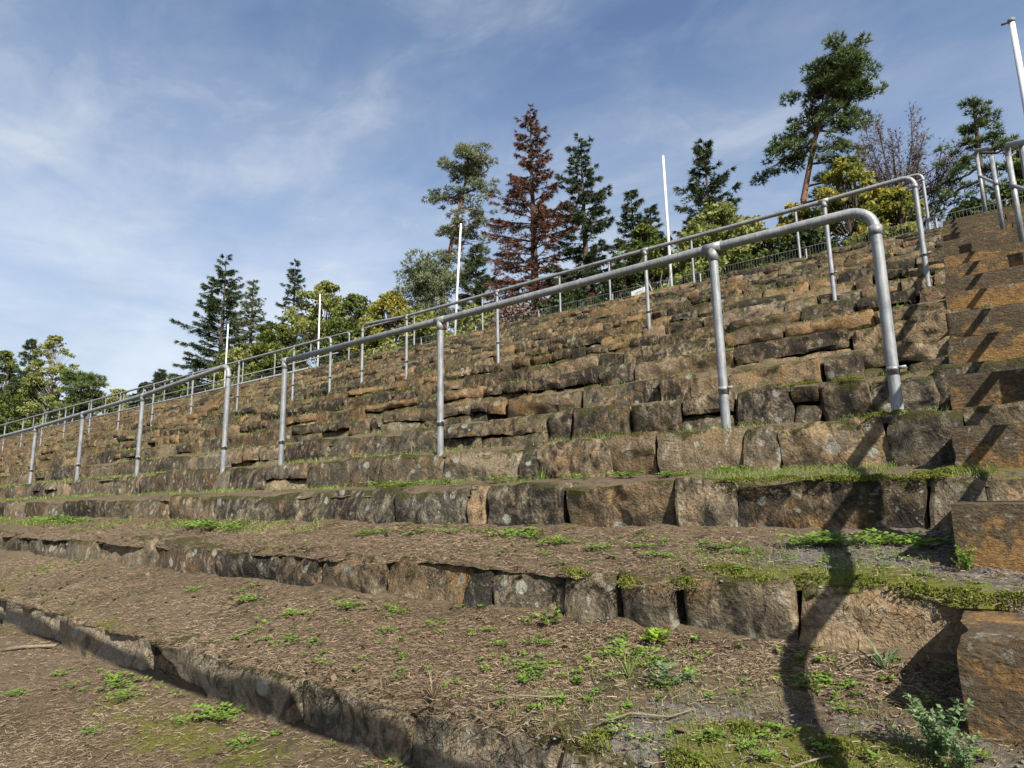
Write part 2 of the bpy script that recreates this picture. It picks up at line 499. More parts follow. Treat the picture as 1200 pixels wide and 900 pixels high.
def tread_z(k, x, y):
    """height of the soil surface on tread k"""
    x = np.asarray(x, float)
    y = np.asarray(y, float)
    y0, y1 = Yk(k), Yk(k + 1)
    t = np.clip((y - y0) / (y1 - y0), -0.1, 1.2)
    z = Zt(k) + (Zb(k + 1) - Zt(k)) * t
    P = np.stack([x, y, np.full_like(x, k * 3.1)], -1)
    n = fbm(P * 2.3, 11, 3) * 0.022 + fbm(P * 14, 12, 3) * 0.012 + fbm(P * 45, 13, 2) * 0.006
    # worn, rounded front lip
    d = (y - (y0 + edge_off(k, x)))
    lip = (1.0 if k < 3 else 0.3) * np.clip(1 - d / 0.10, 0, 1.2) ** 2 * (0.018 + 0.02 * np.clip(fbm(P * 3.3, 15, 2), -0.4, 1))
    # soil banked against the foot of the riser behind
    bank = np.clip(1 - (y1 - y) / 0.16, 0, 1) ** 2 * (0.03 if k in (1, 2) else -0.012)
    return z + n - lip + bank


def stair_x(y):
    return -0.16 - 0.026 * (np.asarray(y, float) - 1.9)


X_LEFT, X_RIGHT = -72.0, 5.0


def xs_grid(step0, k, fac=0.012):
    xs = [X_RIGHT]
    y = Yk(k) + 0.3
    while xs[-1] > X_LEFT:
        d = math.hypot(xs[-1], y)
        s = max(step0, fac * d)
        if xs[-1] > 0.6:
            s = max(s, 0.08)
        xs.append(xs[-1] - s)
    return np.array(xs)


tread_label = {}
for k in range(K0, K1):
    near = k in (0, 1, 2)
    xs = xs_grid(0.026 if near else (0.05 if k in (3, 4) else 0.12), k)
    ny = 30 if near else (12 if k in (3, 4) else 5)
    tt = np.linspace(0.03 if k <= 2 else (0.075 if k <= 4 else 0.12), 1.10, ny)
    X, Tt = np.meshgrid(xs, tt, indexing='ij')
    Y = Yk(k) + RUN * Tt
    eo = edge_off(k, X.ravel()).reshape(X.shape)
    rag = fbm(np.stack([X[:, 0] * 6, np.full(len(xs), k * 2.0), np.zeros(len(xs))], -1), 78, 3)[:, None]
    Y = Y + (eo + 0.035 * rag) * np.clip(1 - Tt * 3, 0, 1)
    Z = tread_z(k, X.ravel(), Y.ravel()).reshape(X.shape)
    Z[:, 0] -= 0.03 if k <= 2 else (0.04 if k <= 4 else 0.09)
    V = np.stack([X, Y, Z], -1).reshape(-1, 3)
    nx = len(xs)
    I = np.arange(nx * ny).reshape(nx, ny)
    F = np.stack([I[:-1, :-1], I[:-1, 1:], I[1:, 1:], I[1:, :-1]], -1).reshape(-1, 4)
    xf, yf = V[:, 0], V[:, 1]
    pn = fbm(V * np.array([1.6, 1.6, 0]) + k * 5, 21, 3)
    grav = np.zeros(len(V))
    moss = np.zeros(len(V))
    if k == 1:
        grav = np.clip((xf + 1.25) / 0.5, 0, 1) * np.clip(1.15 - (yf - 1.52) / 0.5, 0, 1) + pn * 0.25
        moss = np.clip((xf + 1.3) / 0.9, 0, 1) * np.clip(1.0 - (yf - 1.5) / 0.45, 0, 0.55) + pn * 0.5
        moss += 1.1 * np.clip(1.2 - np.hypot((xf + 0.40) / 0.34, (yf - 1.64) / 0.17), 0, 1)
        moss += 0.28 * np.clip((-2.6 - xf) / 1.0, 0, 1) * np.clip(1.2 - (yf - 1.5) / 0.4, 0, 1)
    elif k == 2:
        grav = np.clip((xf + 0.95) / 0.4, 0, 0.8) + pn * 0.4 - 0.1
        moss = np.clip((xf + 1.1) / 0.5, 0, 1) * np.clip(1 - (yf - 2.25) / 0.25, 0, 1) * 0.7 + pn * 0.45
    elif k == 3:
        moss = np.clip((xf + 1.3) / 0.5, 0, 1) * 0.5 + pn * 0.4
        grav = np.full(len(V), 0.12)
    elif k >= 4:
        grav = np.full(len(V), 0.2)
        moss = np.full(len(V), 0.25) + pn * 0.5
    else:
        moss = 0.12 + pn * 0.5
    if k in (0, 1, 2):
        moss = moss + 0.12 + 0.35 * np.clip(fbm(V * np.array([2.4, 3.0, 0]) + k * 9, 25, 3), -0.3, 1)
    me = mesh_np('terrace_ground', V, F[:, ::-1], LITTER, True, {'grav': grav, 'moss': moss})
    o = new_obj('terrace_ground', me)
    tag(o, kind='structure')

# ---- hill body under and behind the terraces, one sheet to the horizon
prof = [(-900, -3.2), (-200, -2.7), (-60, -2.4), (-12, -2.25), (Yk(K0) + 0.3, -2.2)]
for k in range(K0 + 1, K1 + 1):
    prof.append((Yk(k) + 0.35, Zt(k - 1) - 0.28))
prof += [(Yk(17) + 0.55, Zt(17) - 0.10), (Yk(17) + 0.9, Zt(17) + 0.0), (15.5, 4.66), (22, 4.85), (40, 5.6), (80, 7.0), (200, 9.0), (1200, 14.0)]
xsr = [-1500, -500, -200, -120, -100, -90, -80, -74, -70, -60, -50, -40, -30, -20, -10, 0, 5, 8, 20, 60, 200, 600, 1500]
V = [(x, y, z) for x in xsr for (y, z) in prof]
n = len(prof)
F = [(i * n + j, (i + 1) * n + j, (i + 1) * n + j + 1, i * n + j + 1) for i in range(len(xsr) - 1) for j in range(n - 1)]
tag(new_obj('ground', mesh_np('ground', V, F, TURF, True)), kind='structure')

# ------------------------------------------------------------------ stones
JOINTS = {
    1: [-5.83, -4.7, -3.6, -2.91, -2.27, -1.65, -1.05],
    2: [-8.25, -7.07, -6.39, -5.23, -4.22, -3.59, -3.19, -2.64, -2.05, -1.89, -1.51, -1.27, -1.01, -0.60, -0.06],
    3: [-11.04, -10.24, -9.41, -8.6, -7.73, -6.64, -5.72, -5.01, -4.6, -4.11, -3.38, -2.71, -2.54, -1.98, -1.32, -1.04, -0.28, -0.08],
    4: [-11.82, -10.6, -9.24, -8.74, -8.27, -7.28, -6.97, -6.17, -5.46, -4.33, -3.61, -2.79, -2.66, -2.07, -1.74, -1.21, -1.0, -0.50, -0.16],
    5: [-10.93, -9.62, -8.31, -7.13, -6.2, -4.93, -4.35, -3.85, -3.11, -2.85, -2.28, -1.88, -1.51, -1.10, -0.93, -0.64, -0.30],
}


def stone_geo(wd, ht, cell, rough, r0, seed, dep=0.26):
    """front of a rough quarried stone: local x along the wall, -y outwards, z up; bottom-centre origin"""
    nx = int(max(3, min(70, round(wd / cell)))) + 1
    nz = int(max(3, min(22, round(ht / cell)))) + 1
    r = random.Random(seed)
    # outline corners, jittered
    j = min(0.025, ht * 0.08) * (0.3 + rough)
    tl = (-wd / 2 + r.uniform(-0.3, 0.7) * j, ht + r.uniform(-j, j * 0.6))
    tr = (wd / 2 - r.uniform(-0.3, 0.7) * j, ht + r.uniform(-j, j * 0.6))
    bl = (-wd / 2 + r.uniform(-0.3, 1) * j, r.uniform(-0.3, 0.8) * j)
    br = (wd / 2 - r.uniform(-0.3, 1) * j, r.uniform(-0.3, 0.8) * j)
    u = np.linspace(0, 1, nx)
    v = np.linspace(0, 1, nz)
    U, Vv = np.meshgrid(u, v, indexing='ij')

    def lerp2(i):
        return (bl[i] * (1 - U) * (1 - Vv) + br[i] * U * (1 - Vv) + tl[i] * (1 - U) * Vv + tr[i] * U * Vv)
    X, Z = lerp2(0), lerp2(1)
    W = np.stack([X.ravel() + seed * 1.37, np.full(X.size, seed * 0.71), Z.ravel()], -1)
    # edge wander in the face plane
    ex = np.minimum(U, 1 - U) * wd
    ez = np.minimum(Vv, 1 - Vv) * ht
    nxn = fbm(W * 6, 3, 3).reshape(X.shape)
    nzn = fbm(W * 6 + 9, 4, 3).reshape(X.shape)
    X = X + nxn * 0.024 * (0.4 + rough) * np.clip(1 - ex / 0.12, 0, 1)
    Z = Z + nzn * 0.030 * (0.4 + rough) * np.clip(1 - ez / 0.10, 0, 1)
    # relief: rounded arrises, broken corners, quarry face
    chip = np.clip(fbm(W * 4.2 + 3, 5, 2).reshape(X.shape) + 0.25, 0, 1.2)
    rr = r0 * (0.2 + 1.5 * chip)
    d = np.minimum(ex, ez)
    back = rr * np.clip(1 - d / (rr + 1e-4), 0, 1) ** 2 * 0.9
    corner = np.clip(1 - np.hypot(ex, ez) / (0.04 + 0.09 * chip), 0, 1) ** 2 * 0.03 * rough
    face = fbm(W * 3.1, 6, 3).reshape(X.shape) * 0.030 * rough + fbm(W * 11, 7, 3).reshape(X.shape) * 0.016 * rough
    ridge = np.abs(fbm(W * np.array([2.2, 1, 6]) + 5, 8, 2)).reshape(X.shape) * 0.03 * rough
    tilt = (Vv - 0.5) * r.uniform(-0.02, 0.04) + (U - 0.5) * r.uniform(-0.03, 0.03)
    # broken quarry face: the outermost of several split planes
    fac = None
    for q in range(5):
        pl = r.uniform(-0.16, 0.16) * (X - r.uniform(-0.4, 0.4) * wd) * rough + r.uniform(-0.36, 0.36) * (Z - r.uniform(0.2, 0.8) * ht) * rough + r.uniform(-0.012, 0.012)
        fac = pl if fac is None else np.maximum(fac, pl)
    fac = np.minimum(fac, 0.06) - 0.02
    pit = np.clip(fbm(W * 7.5 + 11, 9, 3).reshape(X.shape) - 0.22, 0, 1) * 0.07 * rough
    Yv = back + corner - face + ridge + tilt + fac + pit
    V = np.stack([X, Yv, Z], -1)
    # wrap: add an outer ring pushed back into the wall
    G = np.zeros((nx + 2, nz + 2, 3))
    G[1:-1, 1:-1] = V
    G[0, 1:-1], G[-1, 1:-1] = V[0], V[-1]
    G[1:-1, 0], G[1:-1, -1] = V[:, 0], V[:, -1]
    G[0, 0], G[0, -1], G[-1, 0], G[-1, -1] = V[0, 0], V[0, -1], V[-1, 0], V[-1, -1]
    m = np.zeros((nx + 2, nz + 2), bool)
    m[0], m[-1], m[:, 0], m[:, -1] = True, True, True, True
    G[..., 1] = np.where(m, np.maximum(G[..., 1], 0) + dep, G[..., 1])
    I = np.arange((nx + 2) * (nz + 2)).reshape(nx + 2, nz + 2)
    F = np.stack([I[:-1, :-1], I[1:, :-1], I[1:, 1:], I[:-1, 1:]], -1).reshape(-1, 4)
    H = np.zeros((nx + 2, nz + 2))
    H[1:-1, 1:-1] = Vv
    H[0], H[-1] = H[1], H[-2]
    H[:, -1] = 1.0
    return G.reshape(-1, 3), F, H.ravel()


def tier_label(k):
    fixed = {
        1: 'lowest terrace step in the photo, dark grey stones with a rail shadow along their foot',
        2: 'long rough stone step above the lowest one, with mossy top and a round white lichen ring',
        3: 'stone step at eye level with big squared blocks and a black crevice under one block',
        4: 'grey stone step carrying the front railing posts along its top',
        5: 'stone step directly behind the feet of the front railing posts',
        6: 'stone step one tier above the wall behind the front railing posts',
        9: 'rust brown rubble step just below the middle railing, marked with a white 24',
        10: 'brown rubble step on whose edge the middle railing stands',
        11: 'brown rubble step rising straight behind the middle railing posts',
        16: 'last rubble step but one below the crest of the grandstand',
        17: 'topmost rubble step forming the crest, with the rear railing on it',
        0: 'stone step below the needle strewn ground at the bottom left corner',
    }
    if k in fixed:
        return fixed[k]
    if k < 0:
        return 'rough stone step down slope of the photographer, %s below the bottom left ground' % {-1: 'second', -2: 'third', -3: 'fourth'}[k]
    if k < 9:
        return 'brown stone step, %s tier above the wall behind the front railing posts' % {7: 'second', 8: 'third'}[k]
    return 'brown rubble step, %s tier above the edge where the middle railing stands' % {12: 'second', 13: 'third', 14: 'fourth', 15: 'fifth'}[k]


sid = 100
for k in range(K0 + 1, K1 + 1):
    y0, zb, zt = Yk(k), Zb(k) - 0.06, Zt(k)
    wall = empty('terrace_wall', (0, y0, zb), tier_label(k), 'stone step', 'stone steps of the grandstand')
    # dark soil core behind the joints
    cd = 0.085 if k < 5 else 0.2
    V = [(X_LEFT, y0 + cd, zb - 0.3), (X_RIGHT, y0 + cd, zb - 0.3), (X_RIGHT, y0 + cd, zt - 0.07), (X_LEFT, y0 + cd, zt - 0.07)]
    V = np.array(V) - np.array([0, y0, zb])
    new_obj('soil_core', mesh_np('soil_core', V, [(0, 1, 2, 3)], SOIL, False), wall)
    # column boundaries
    xj = [X_RIGHT]
    pre = sorted(JOINTS.get(k, []), reverse=True)
    wr = random.Random(500 + k)
    lim = pre[0] if pre else None

    def rw(x):
        base = wr.choice([0.25, 0.38, 0.5, 0.62, 0.75, 0.9, 1.1]) if k > 5 else wr.choice([0.45, 0.6, 0.7, 0.85, 1.0, 1.15])
        if k >= 9:
            base *= 0.85
        return base * wr.uniform(0.85, 1.15)
    while xj[-1] > X_LEFT:
        nxt = xj[-1] - rw(xj[-1])
        if pre and nxt < pre[0] + 0.18:
            xj += pre
            pre = []
            continue
        xj.append(nxt)
    far_parts, far_rnd, far_warm, far_h = [], [], [], []
    for a, b in zip(xj[1:], xj[:-1]):          # a < b
        cx = 0.5 * (a + b)
        wd = b - a
        dist = math.hypot(cx, y0)
        eo = float(edge_off(k, np.array([cx]))[0])
        px_w = wd * max(y0, 0.4) / (dist * dist) * 638
        hgt = zt - zb
        # courses
        courses = []
        if k <= 4:
            split = wr.random() < 0.05
        elif k <= 6:
            split = wr.random() < 0.3
        else:
            split = wr.random() < 0.45
        if split and wd < 1.2:
            f = wr.uniform(0.38, 0.62)
            courses = [(0.0, hgt * f), (hgt * f, hgt)]
        else:
            courses = [(0.0, hgt)]
        for ci, (z0, z1) in enumerate(courses):
            pieces = [(a, b)]
            if len(courses) == 2 and wd > 0.5 and wr.random() < 0.5:
                s = a + wd * wr.uniform(0.35, 0.65)
                pieces = [(a, s), (s, b)]
            for (pa, pb) in pieces:
                sid += 1
                pw = pb - pa
                if k > 5 and pw < 0.5 and len(courses) == 2 and ci == 0 and wr.random() < 0.2:
                    continue
                rough = 0.7 if k <= 5 else 0.9
                cell = max(0.014, min(0.2, 3.2 / 638 * dist))
                if k < 1 or cx > 0.7:
                    cell = 0.1
                gap = wr.choice([-0.006, -0.003, 0.0, 0.008]) if k <= 5 else wr.choice([-0.006, 0.0, 0.004, 0.010, 0.03])
                top_j = wr.uniform(-0.012, 0.015) if k <= 4 else wr.uniform(-0.022, 0.022)
                if ci == 0 and len(courses) == 2:
                    top_j = -0.006
                G, F, H = stone_geo(pw - gap, (z1 - z0) + top_j - (0.004 if ci else 0), cell, rough, 0.014 if k <= 5 else 0.018, sid)
                yj = wr.uniform(-0.015, 0.02) if k <= 4 else wr.uniform(-0.028, 0.03)
                rz = wr.uniform(-0.03, 0.03) if k <= 4 else wr.uniform(-0.05, 0.05)
                ry = 0.0 if k <= 4 else wr.uniform(-0.018, 0.018)
                rv = wr.random()
                wm = {1: 0.05, 2: 0.25, 3: 0.3, 4: 0.22, 5: 0.4}.get(k, 0.82 if k > 6 else 0.6) + wr.uniform(-0.25, 0.25)
                if k in (2, 3) and cx > -1.2:
                    wm += 0.25
                if k < 1:
                    wm = 0.2
                crust = wr.uniform(0.15, 0.85) if k < 7 else wr.uniform(0.25, 0.95)
                if k == 1:
                    crust = 0.0 if cx < -3.2 else (0.15 if cx < -2.2 else 0.42)
                    rv = 0.54 if cx < -3.2 else 0.82
                elif k == 5 and cx > -6:
                    crust = 0.7
                elif k == 2 and -7 < cx < -4.4:
                    crust = 0.1
                elif k == 2 and -4.2 < cx < -3.2:
                    crust = 0.8
                elif k == 4 and -2.0 < cx < -1.2:
                    crust, rv = 0.0, 1.0
                loc = np.array([0.5 * (pa + pb), eo + yj, z0 + (0.004 if ci else 0)])
                cz, sz, cy, sy = math.cos(rz), math.sin(rz), math.cos(ry), math.sin(ry)
                R = np.array([[cz, -sz, 0], [sz, cz, 0], [0, 0, 1]]) @ np.array([[cy, 0, sy], [0, 1, 0], [-sy, 0, cy]])
                G = G @ R.T
                vis = px_w > 8 and k >= 1 and cx < 1.2
                if vis:
                    me = mesh_np('stone', G, F, STONE, True, {'rnd': np.full(len(G), rv), 'warm': np.full(len(G), wm), 'hgt': H, 'crust': np.full(len(G), crust)})
                    me.set_sharp_from_angle(angle=rad(27))
                    new_obj('stone', me, wall, tuple(loc))
                else:
                    far_parts.append((G + loc, F))
                    far_rnd.append(np.full(len(G), rv))
                    far_warm.append(np.full(len(G), wm))
                    far_h.append(H)
    if far_parts:
        offs = np.cumsum([0] + [len(g) for g, _ in far_parts])
        V = np.concatenate([g for g, _ in far_parts])
        F = np.concatenate([f + o for (g, f), o in zip(far_parts, offs)])
        me = mesh_np('far_stones', V, F, STONE, True, {'rnd': np.concatenate(far_rnd), 'warm': np.concatenate(far_warm), 'hgt': np.concatenate(far_h), 'crust': np.full(len(V), 0.5)})
        me.set_sharp_from_angle(angle=rad(40))
        tag(new_obj('far_stones', me, wall), kind='stuff')
    if k == 9:      # the white 24 on one stone
        def stroke(pts, wdt=0.016):
            pts = np.array(pts, float)
            T = unit(np.gradient(pts, axis=0))
            N = np.stack([-T[:, 1], T[:, 0]], -1) * wdt / 2
            L, Rr = pts + N, pts - N
            V = np.concatenate([L, Rr])
            m = len(pts)
            return np.stack([V[:, 0], np.zeros(2 * m), V[:, 1]], -1), [(i, i + 1, m + i + 1, m + i) for i in range(m - 1)]
        two = stroke([(-0.055, 0.08), (-0.045, 0.105), (-0.02, 0.11), (-0.008, 0.09), (-0.02, 0.055), (-0.05, 0.0), (-0.005, 0.0)])
        four = stroke([(0.075, 0.11), (0.05, 0.035), (0.10, 0.035)])
        four2 = stroke([(0.09, 0.115), (0.085, -0.005)])
        V, F = join([two, four, four2])
        new_obj('painted_number', poly_mesh('painted_number', V, F, CHALK, False), wall, (-6.59, -0.095, 0.17))

# ------------------------------------------------------------------ stair of sawn blocks, right edge of the photo
STAIR_W = 1.75
stair = empty('stone_stair', (0.7, 1.9, -0.6), 'stair of sawn ochre sandstone blocks climbing the right edge of the grandstand', 'stair')
front = {1: (1.90, -0.640, -0.340), 2: (2.52, -0.300, -0.050), 3: (3.30, 0.050, 0.257), 4: (3.97, 0.370, 0.572)}
for k in range(-1, K1):
    if k in front:
        yf, z0, z1 = front[k]
    else:
        yf, z0, z1 = Yk(k) + 0.25, Zt(k) - 0.01, Zt(k) + 0.215
    yb = Yk(k + 1) + 0.06
    xl = float(stair_x(yf))
    # two or three blocks per step
    rr = random.Random(900 + k)
    cuts = [xl, xl + rr.uniform(0.75, 1.05), xl + STAIR_W]
    for a, b in zip(cuts[:-1], cuts[1:]):
        nxb, nyb, nzb = (44, 12, 16) if k in (1, 2, 3) else (18, 5, 8)
        ht, wd, dp = z1 - z0, b - a - 0.008, yb - yf
        u = np.linspace(0, 1, nxb)
        # closed box grid faces built from a lattice projected on the box, bevelled by noise
        faces = []
        Vs, Fs, base = [], [], 0

        def sheet(fn, n1, n2):
            global base_off
            A, Bm = np.meshgrid(np.linspace(0, 1, n1), np.linspace(0, 1, n2), indexing='ij')
            P = fn(A.ravel(), Bm.ravel())
            I = np.arange(n1 * n2).reshape(n1, n2)
            Fq = np.stack([I[:-1, :-1], I[1:, :-1], I[1:, 1:], I[:-1, 1:]], -1).reshape(-1, 4)
            return P, Fq
        sheets = [
            sheet(lambda p, q: np.stack([p * wd, 0 * p, q * ht], -1), nxb, nzb),
            sheet(lambda p, q: np.stack([p * wd, q * dp, 0 * p + ht], -1), nxb, nyb),
            sheet(lambda p, q: np.stack([0 * p, (1 - p) * dp, q * ht], -1), nyb, nzb),
            sheet(lambda p, q: np.stack([0 * p + wd, p * dp, q * ht], -1), nyb, nzb),
        ]
        off = 0
        for P, Fq in sheets:
            Vs.append(P)
            Fs.append(Fq + off)
            off += len(P)
        V = np.concatenate(Vs)
        F = np.concatenate(Fs)
        hattr = V[:, 2] / ht
        W = V + np.array([a, yf, z0])
        nn = np.stack([fbm(W * 7, 31, 3), fbm(W * 7 + 5, 32, 3), fbm(W * 7 + 9, 33, 3)], -1)
        ctr = np.array([wd / 2, dp / 2, ht / 2])
        # pull arrises in a little
        ed = np.sort(np.stack([np.minimum(V[:, 0], wd - V[:, 0]), np.minimum(V[:, 1], dp - V[:, 1] + 0.2), np.minimum(V[:, 2], ht - V[:, 2])], -1), -1)[:, 1]
        chipn = fbm(W * 9 + 21, 35, 3)[:, None]
        pull = np.clip(1 - ed / 0.03, 0, 1)[:, None] * 0.005 + np.clip(1 - ed / 0.05, 0, 1)[:, None] * 0.045 * np.clip(chipn - 0.05, 0, 1)
        V = V + nn * 0.005 - unit(V - ctr) * pull
        me = mesh_np('step_block', V, F, BLOCK, True, {'rnd': np.full(len(V), rr.random()), 'warm': hattr})
        bpy_o = new_obj('step_block', me, stair, (a - 0.7, yf - 1.9, z0 + 0.6))
        me.set_sharp_from_angle(angle=rad(50))

# ------------------------------------------------------------------ railings
TR = 0.029


def post_mesh(zb, zt, r=TR, lean=(0.0, 0.0)):
    h = zt - zb
    V, F = tube([(0, 0, -0.15), (0, 0, h * 0.33), (lean[0], lean[1], h - r * 0.4)], r, 12, False)
    return poly_mesh('post', V, F, STEEL)


def railing(name, label, y, xs, zbase, ztop, group, right_end=True, left_end=True, mid=None, r=TR, sleeves=True, cat='railing'):
    """xs from right to left; the first and last may be bends down to a post"""
    zt = ztop if isinstance(ztop, (list, tuple)) else [ztop] * len(xs)
    t = empty(name, (xs[0], y, zbase), label, cat, group)
    o0 = np.array([xs[0], y, zbase])
    path = []
    br = 0.11
    if right_end:
        path.append(np.array([xs[0] + 0.0, y, zt[0] - 0.13]))
        path += bend((xs[0], y, zt[0] - 0.5), (xs[0], y, zt[0]), (xs[1], y, zt[1]), br)
    else:
        path.append(np.array([xs[0], y, zt[0]]))
    for x, z in zip(xs[1:-1], zt[1:-1]):
        path.append(np.array([x, y, z]))
    if left_end:
        path += bend((xs[-2], y, zt[-2]), (xs[-1], y, zt[-1]), (xs[-1], y, zt[-1] - 0.5), br)
        path.append(np.array([xs[-1], y, zt[-1] - 0.13]))
    else:
        path.append(np.array([xs[-1], y, zt[-1]]))
    V, F = tube(np.array(path) - o0, r, 14)
    new_obj('top_rail', poly_mesh('top_rail', V, F, STEEL), t)
    for i, (x, z) in enumerate(zip(xs, zt)):
        ended = (i == 0 and right_end) or (i == len(xs) - 1 and left_end)
        ptop = z - (0.11 if ended else 0.0)
        p = new_obj('post', post_mesh(zbase, ptop, r * (1.0 if ended else 0.94)), t, (x - xs[0], 0, 0))
        if ended:
            V, F = tube([(0, 0, z - zbase - 0.155), (0, 0, z - zbase - 0.105)], r * 1.13, 14)
            new_obj('collar', poly_mesh('collar', V, F, STEEL), p)
        else:
            V, F = tube([(-0.055, 0, z - zbase), (0.055, 0, z - zbase)], r * 1.15, 14)
            V2, F2 = tube([(0, 0, z - zbase - 0.085), (0, 0, z - zbase - 0.01)], r * 1.12, 14)
            V, F = join([(V, F), (V2, F2)])
            new_obj('tee_coupling', poly_mesh('tee_coupling', V, F, STEEL), p)
        if sleeves:
            V, F = tube([(0, 0, 0.20), (0, 0, 0.225), (0, 0, 0.226), (0, 0, 0.245)], [r * 1.05, r * 1.12, r * 1.2, r * 1.0], 14)
            new_obj('sleeve_ring', poly_mesh('sleeve_ring', V, F, STEEL), p)
            V, F = tube([(0.01, -0.005, 0.235), (0.062, -0.02, 0.235)], 0.009, 8)
            new_obj('bolt', poly_mesh('bolt', V, F, STEEL), p)
    if mid is not None:
        m0, m1, mz = mid
        V, F = tube(np.array([(m0, y, mz), (m1, y, mz)]) - o0, r * 0.75, 10)
        new_obj('mid_rail', poly_mesh('mid_rail', V, F, STEEL), t)
    return t


RG = 'galvanised pipe railings along the terraces'
railing('pipe_railing', 'large front galvanised pipe railing with bent end beside the stone stair', 3.79,
        [-0.43, -1.32, -3.69, -5.99], 0.38, [1.505, 1.51, 1.485, 1.468], RG, True, False)
railing('pipe_railing', 'front row pipe railing running to the left edge, ending at a post', 3.79,
        [-7.15, -9.44, -11.6, -13.8, -16.1, -18.4, -20.7, -23.0, -25.3, -27.6], 0.39,
        [1.585, 1.48, 1.43, 1.38, 1.36, 1.35, 1.34, 1.33, 1.32, 1.31], RG, True, True)
railing('pipe_railing', 'middle row pipe railing with bent end near the top of the stone stair', 8.16,
        [-0.49, -1.43, -3.83, -6.6, -8.84, -10.15], 2.33, [3.50, 3.485, 3.48, 3.455, 3.45, 3.52], RG, True, True, r=0.028)
railing('pipe_railing', 'middle row pipe railing low on the left with a long lower bar', 8.16,
        [-11.2, -12.55, -14.9, -17.25, -19.6, -21.95, -24.3, -26.65, -29.0, -31.35, -33.7, -36.0], 2.33, 3.44, RG, True, True,
        mid=(-12.0, -35.5, 2.86), r=0.028)
railing('pipe_railing', 'thin rear pipe railing on the crest behind the middle railing', 13.42,
        [-0.67, -2.9, -5.15, -7.28, -8.75, -11.4, -14.2, -16.7], 4.60, [5.76, 5.75, 5.73, 5.70, 5.69, 5.66, 5.65, 5.64], RG, True, True, r=0.028, sleeves=False)
railing('pipe_railing', 'thin rear pipe railing on the crest far to the left', 13.42,
        [-17.4, -19.6, -21.9, -24.2, -26.5, -28.8, -31.1, -33.4, -35.7, -38.0, -40.3, -42.6, -44.9, -47.2, -49.5], 4.60, 5.66, RG, True, True,
        mid=(-18.0, -49.0, 5.02), r=0.028, sleeves=False)


def hx(y):
    return float(np.interp(y, [0.0, 2.0, 3.7, 5.0, 6.26, 7.53, 8.8, 10.2, 13.6], [0.49, 0.48, 0.485, 0.48, 0.47, 0.445, 0.39, 0.28, 0.17]))


def stair_z(y):
    return Zt(4) + (y - Yk(4)) * 0.4475 + 0.12


def handrail(label, ys, top_end, low_end, rise=1.08, mid=0.58, r=0.030, lowdrop=0.0):
    """sloping hand rail in the middle of the stair; ys from low to high"""
    y0 = ys[0]
    o0 = np.array([hx(y0), y0, stair_z(y0)])
    t = empty('stair_handrail', tuple(o0), label, 'handrail', 'handrails up the middle of the stone stair')
    P = lambda y, h: np.array([hx(y), y, stair_z(y) + h])
    path = []
    if low_end:      # turned down in a wide curve to the ground
        x_ = hx(ys[0])
        path += [np.array([x_, y_, z_]) for y_, z_ in ((0.93, -0.75), (0.93, -0.35), (0.96, -0.12), (1.03, 0.08), (1.14, 0.25), (1.28, 0.40), (1.44, 0.53), (1.60, 0.605))]
    else:
        path.append(P(ys[0], rise))
    for y in ys[1:-1]:
        path.append(P(y, rise))
    if top_end:
        path += bend(P(ys[-2], rise), P(ys[-1], rise), P(ys[-1], rise - 0.5), 0.13)
        path.append(P(ys[-1], rise - 0.14))
    V, F = tube(np.array(path) - o0, r, 14)
    new_obj('top_rail', poly_mesh('top_rail', V, F, STEEL), t)
    V, F = tube(np.array([P(y, mid) for y in (ys[1:] if low_end and ys[0] < 2 else ys)]) - o0, r * 0.7, 10)
    new_obj('mid_rail', poly_mesh('mid_rail', V, F, STEEL), t)
    for i, y in enumerate(ys):
        if low_end and y < 2:
            continue
        top = rise - (0.12 if i in (0, len(ys) - 1) else 0.0)
        b = P(y, 0)
        V, F = tube([(0, 0, -0.25), (0, 0, top)], r * 0.95, 12)
        p = new_obj('post', poly_mesh('post', V, F, STEEL), t, tuple(b - o0))
        V, F = tube([(0, 0, mid - 0.04), (0, 0, mid + 0.04)], r * 1.12, 12)
        new_obj('tee_coupling', poly_mesh('tee_coupling', V, F, STEEL), p)


handrail('lower stair handrail at the right edge, its upper bend seen above the ochre blocks', [1.0, 2.45, 3.72, 4.99, 6.26, 7.53, 8.8], True, True)
handrail('short upper stair handrail loop of two posts at the top of the stone stair', [10.2, 13.6], True, False)

# unseen pipe bar, assumed and placed to cast the long shadow on the lowest step
bar = empty('unseen_shadow_bar', (1.5, 0.2, -1.385), 'unseen tall pipe barrier beside the camera, added to cast the rail shadow on the lowest step', 'barrier')
V, F = tube([(3.2, 0, 2.875), (-0.3, 0, 2.89), (-3.4, 0, 2.905), (-9.2, 0, 2.94)], 0.033, 12)
new_obj('top_rail', poly_mesh('top_rail', V, F, STEEL), bar)
for px, pz in ((3.1, 2.83), (-9.1, 2.97)):
    V, F = tube([(px, 0, -0.3), (px, 0, pz)], 0.03, 12)
    new_obj('post', poly_mesh('post', V, F, STEEL), bar)

# ------------------------------------------------------------------ flag poles, sign, crest fence


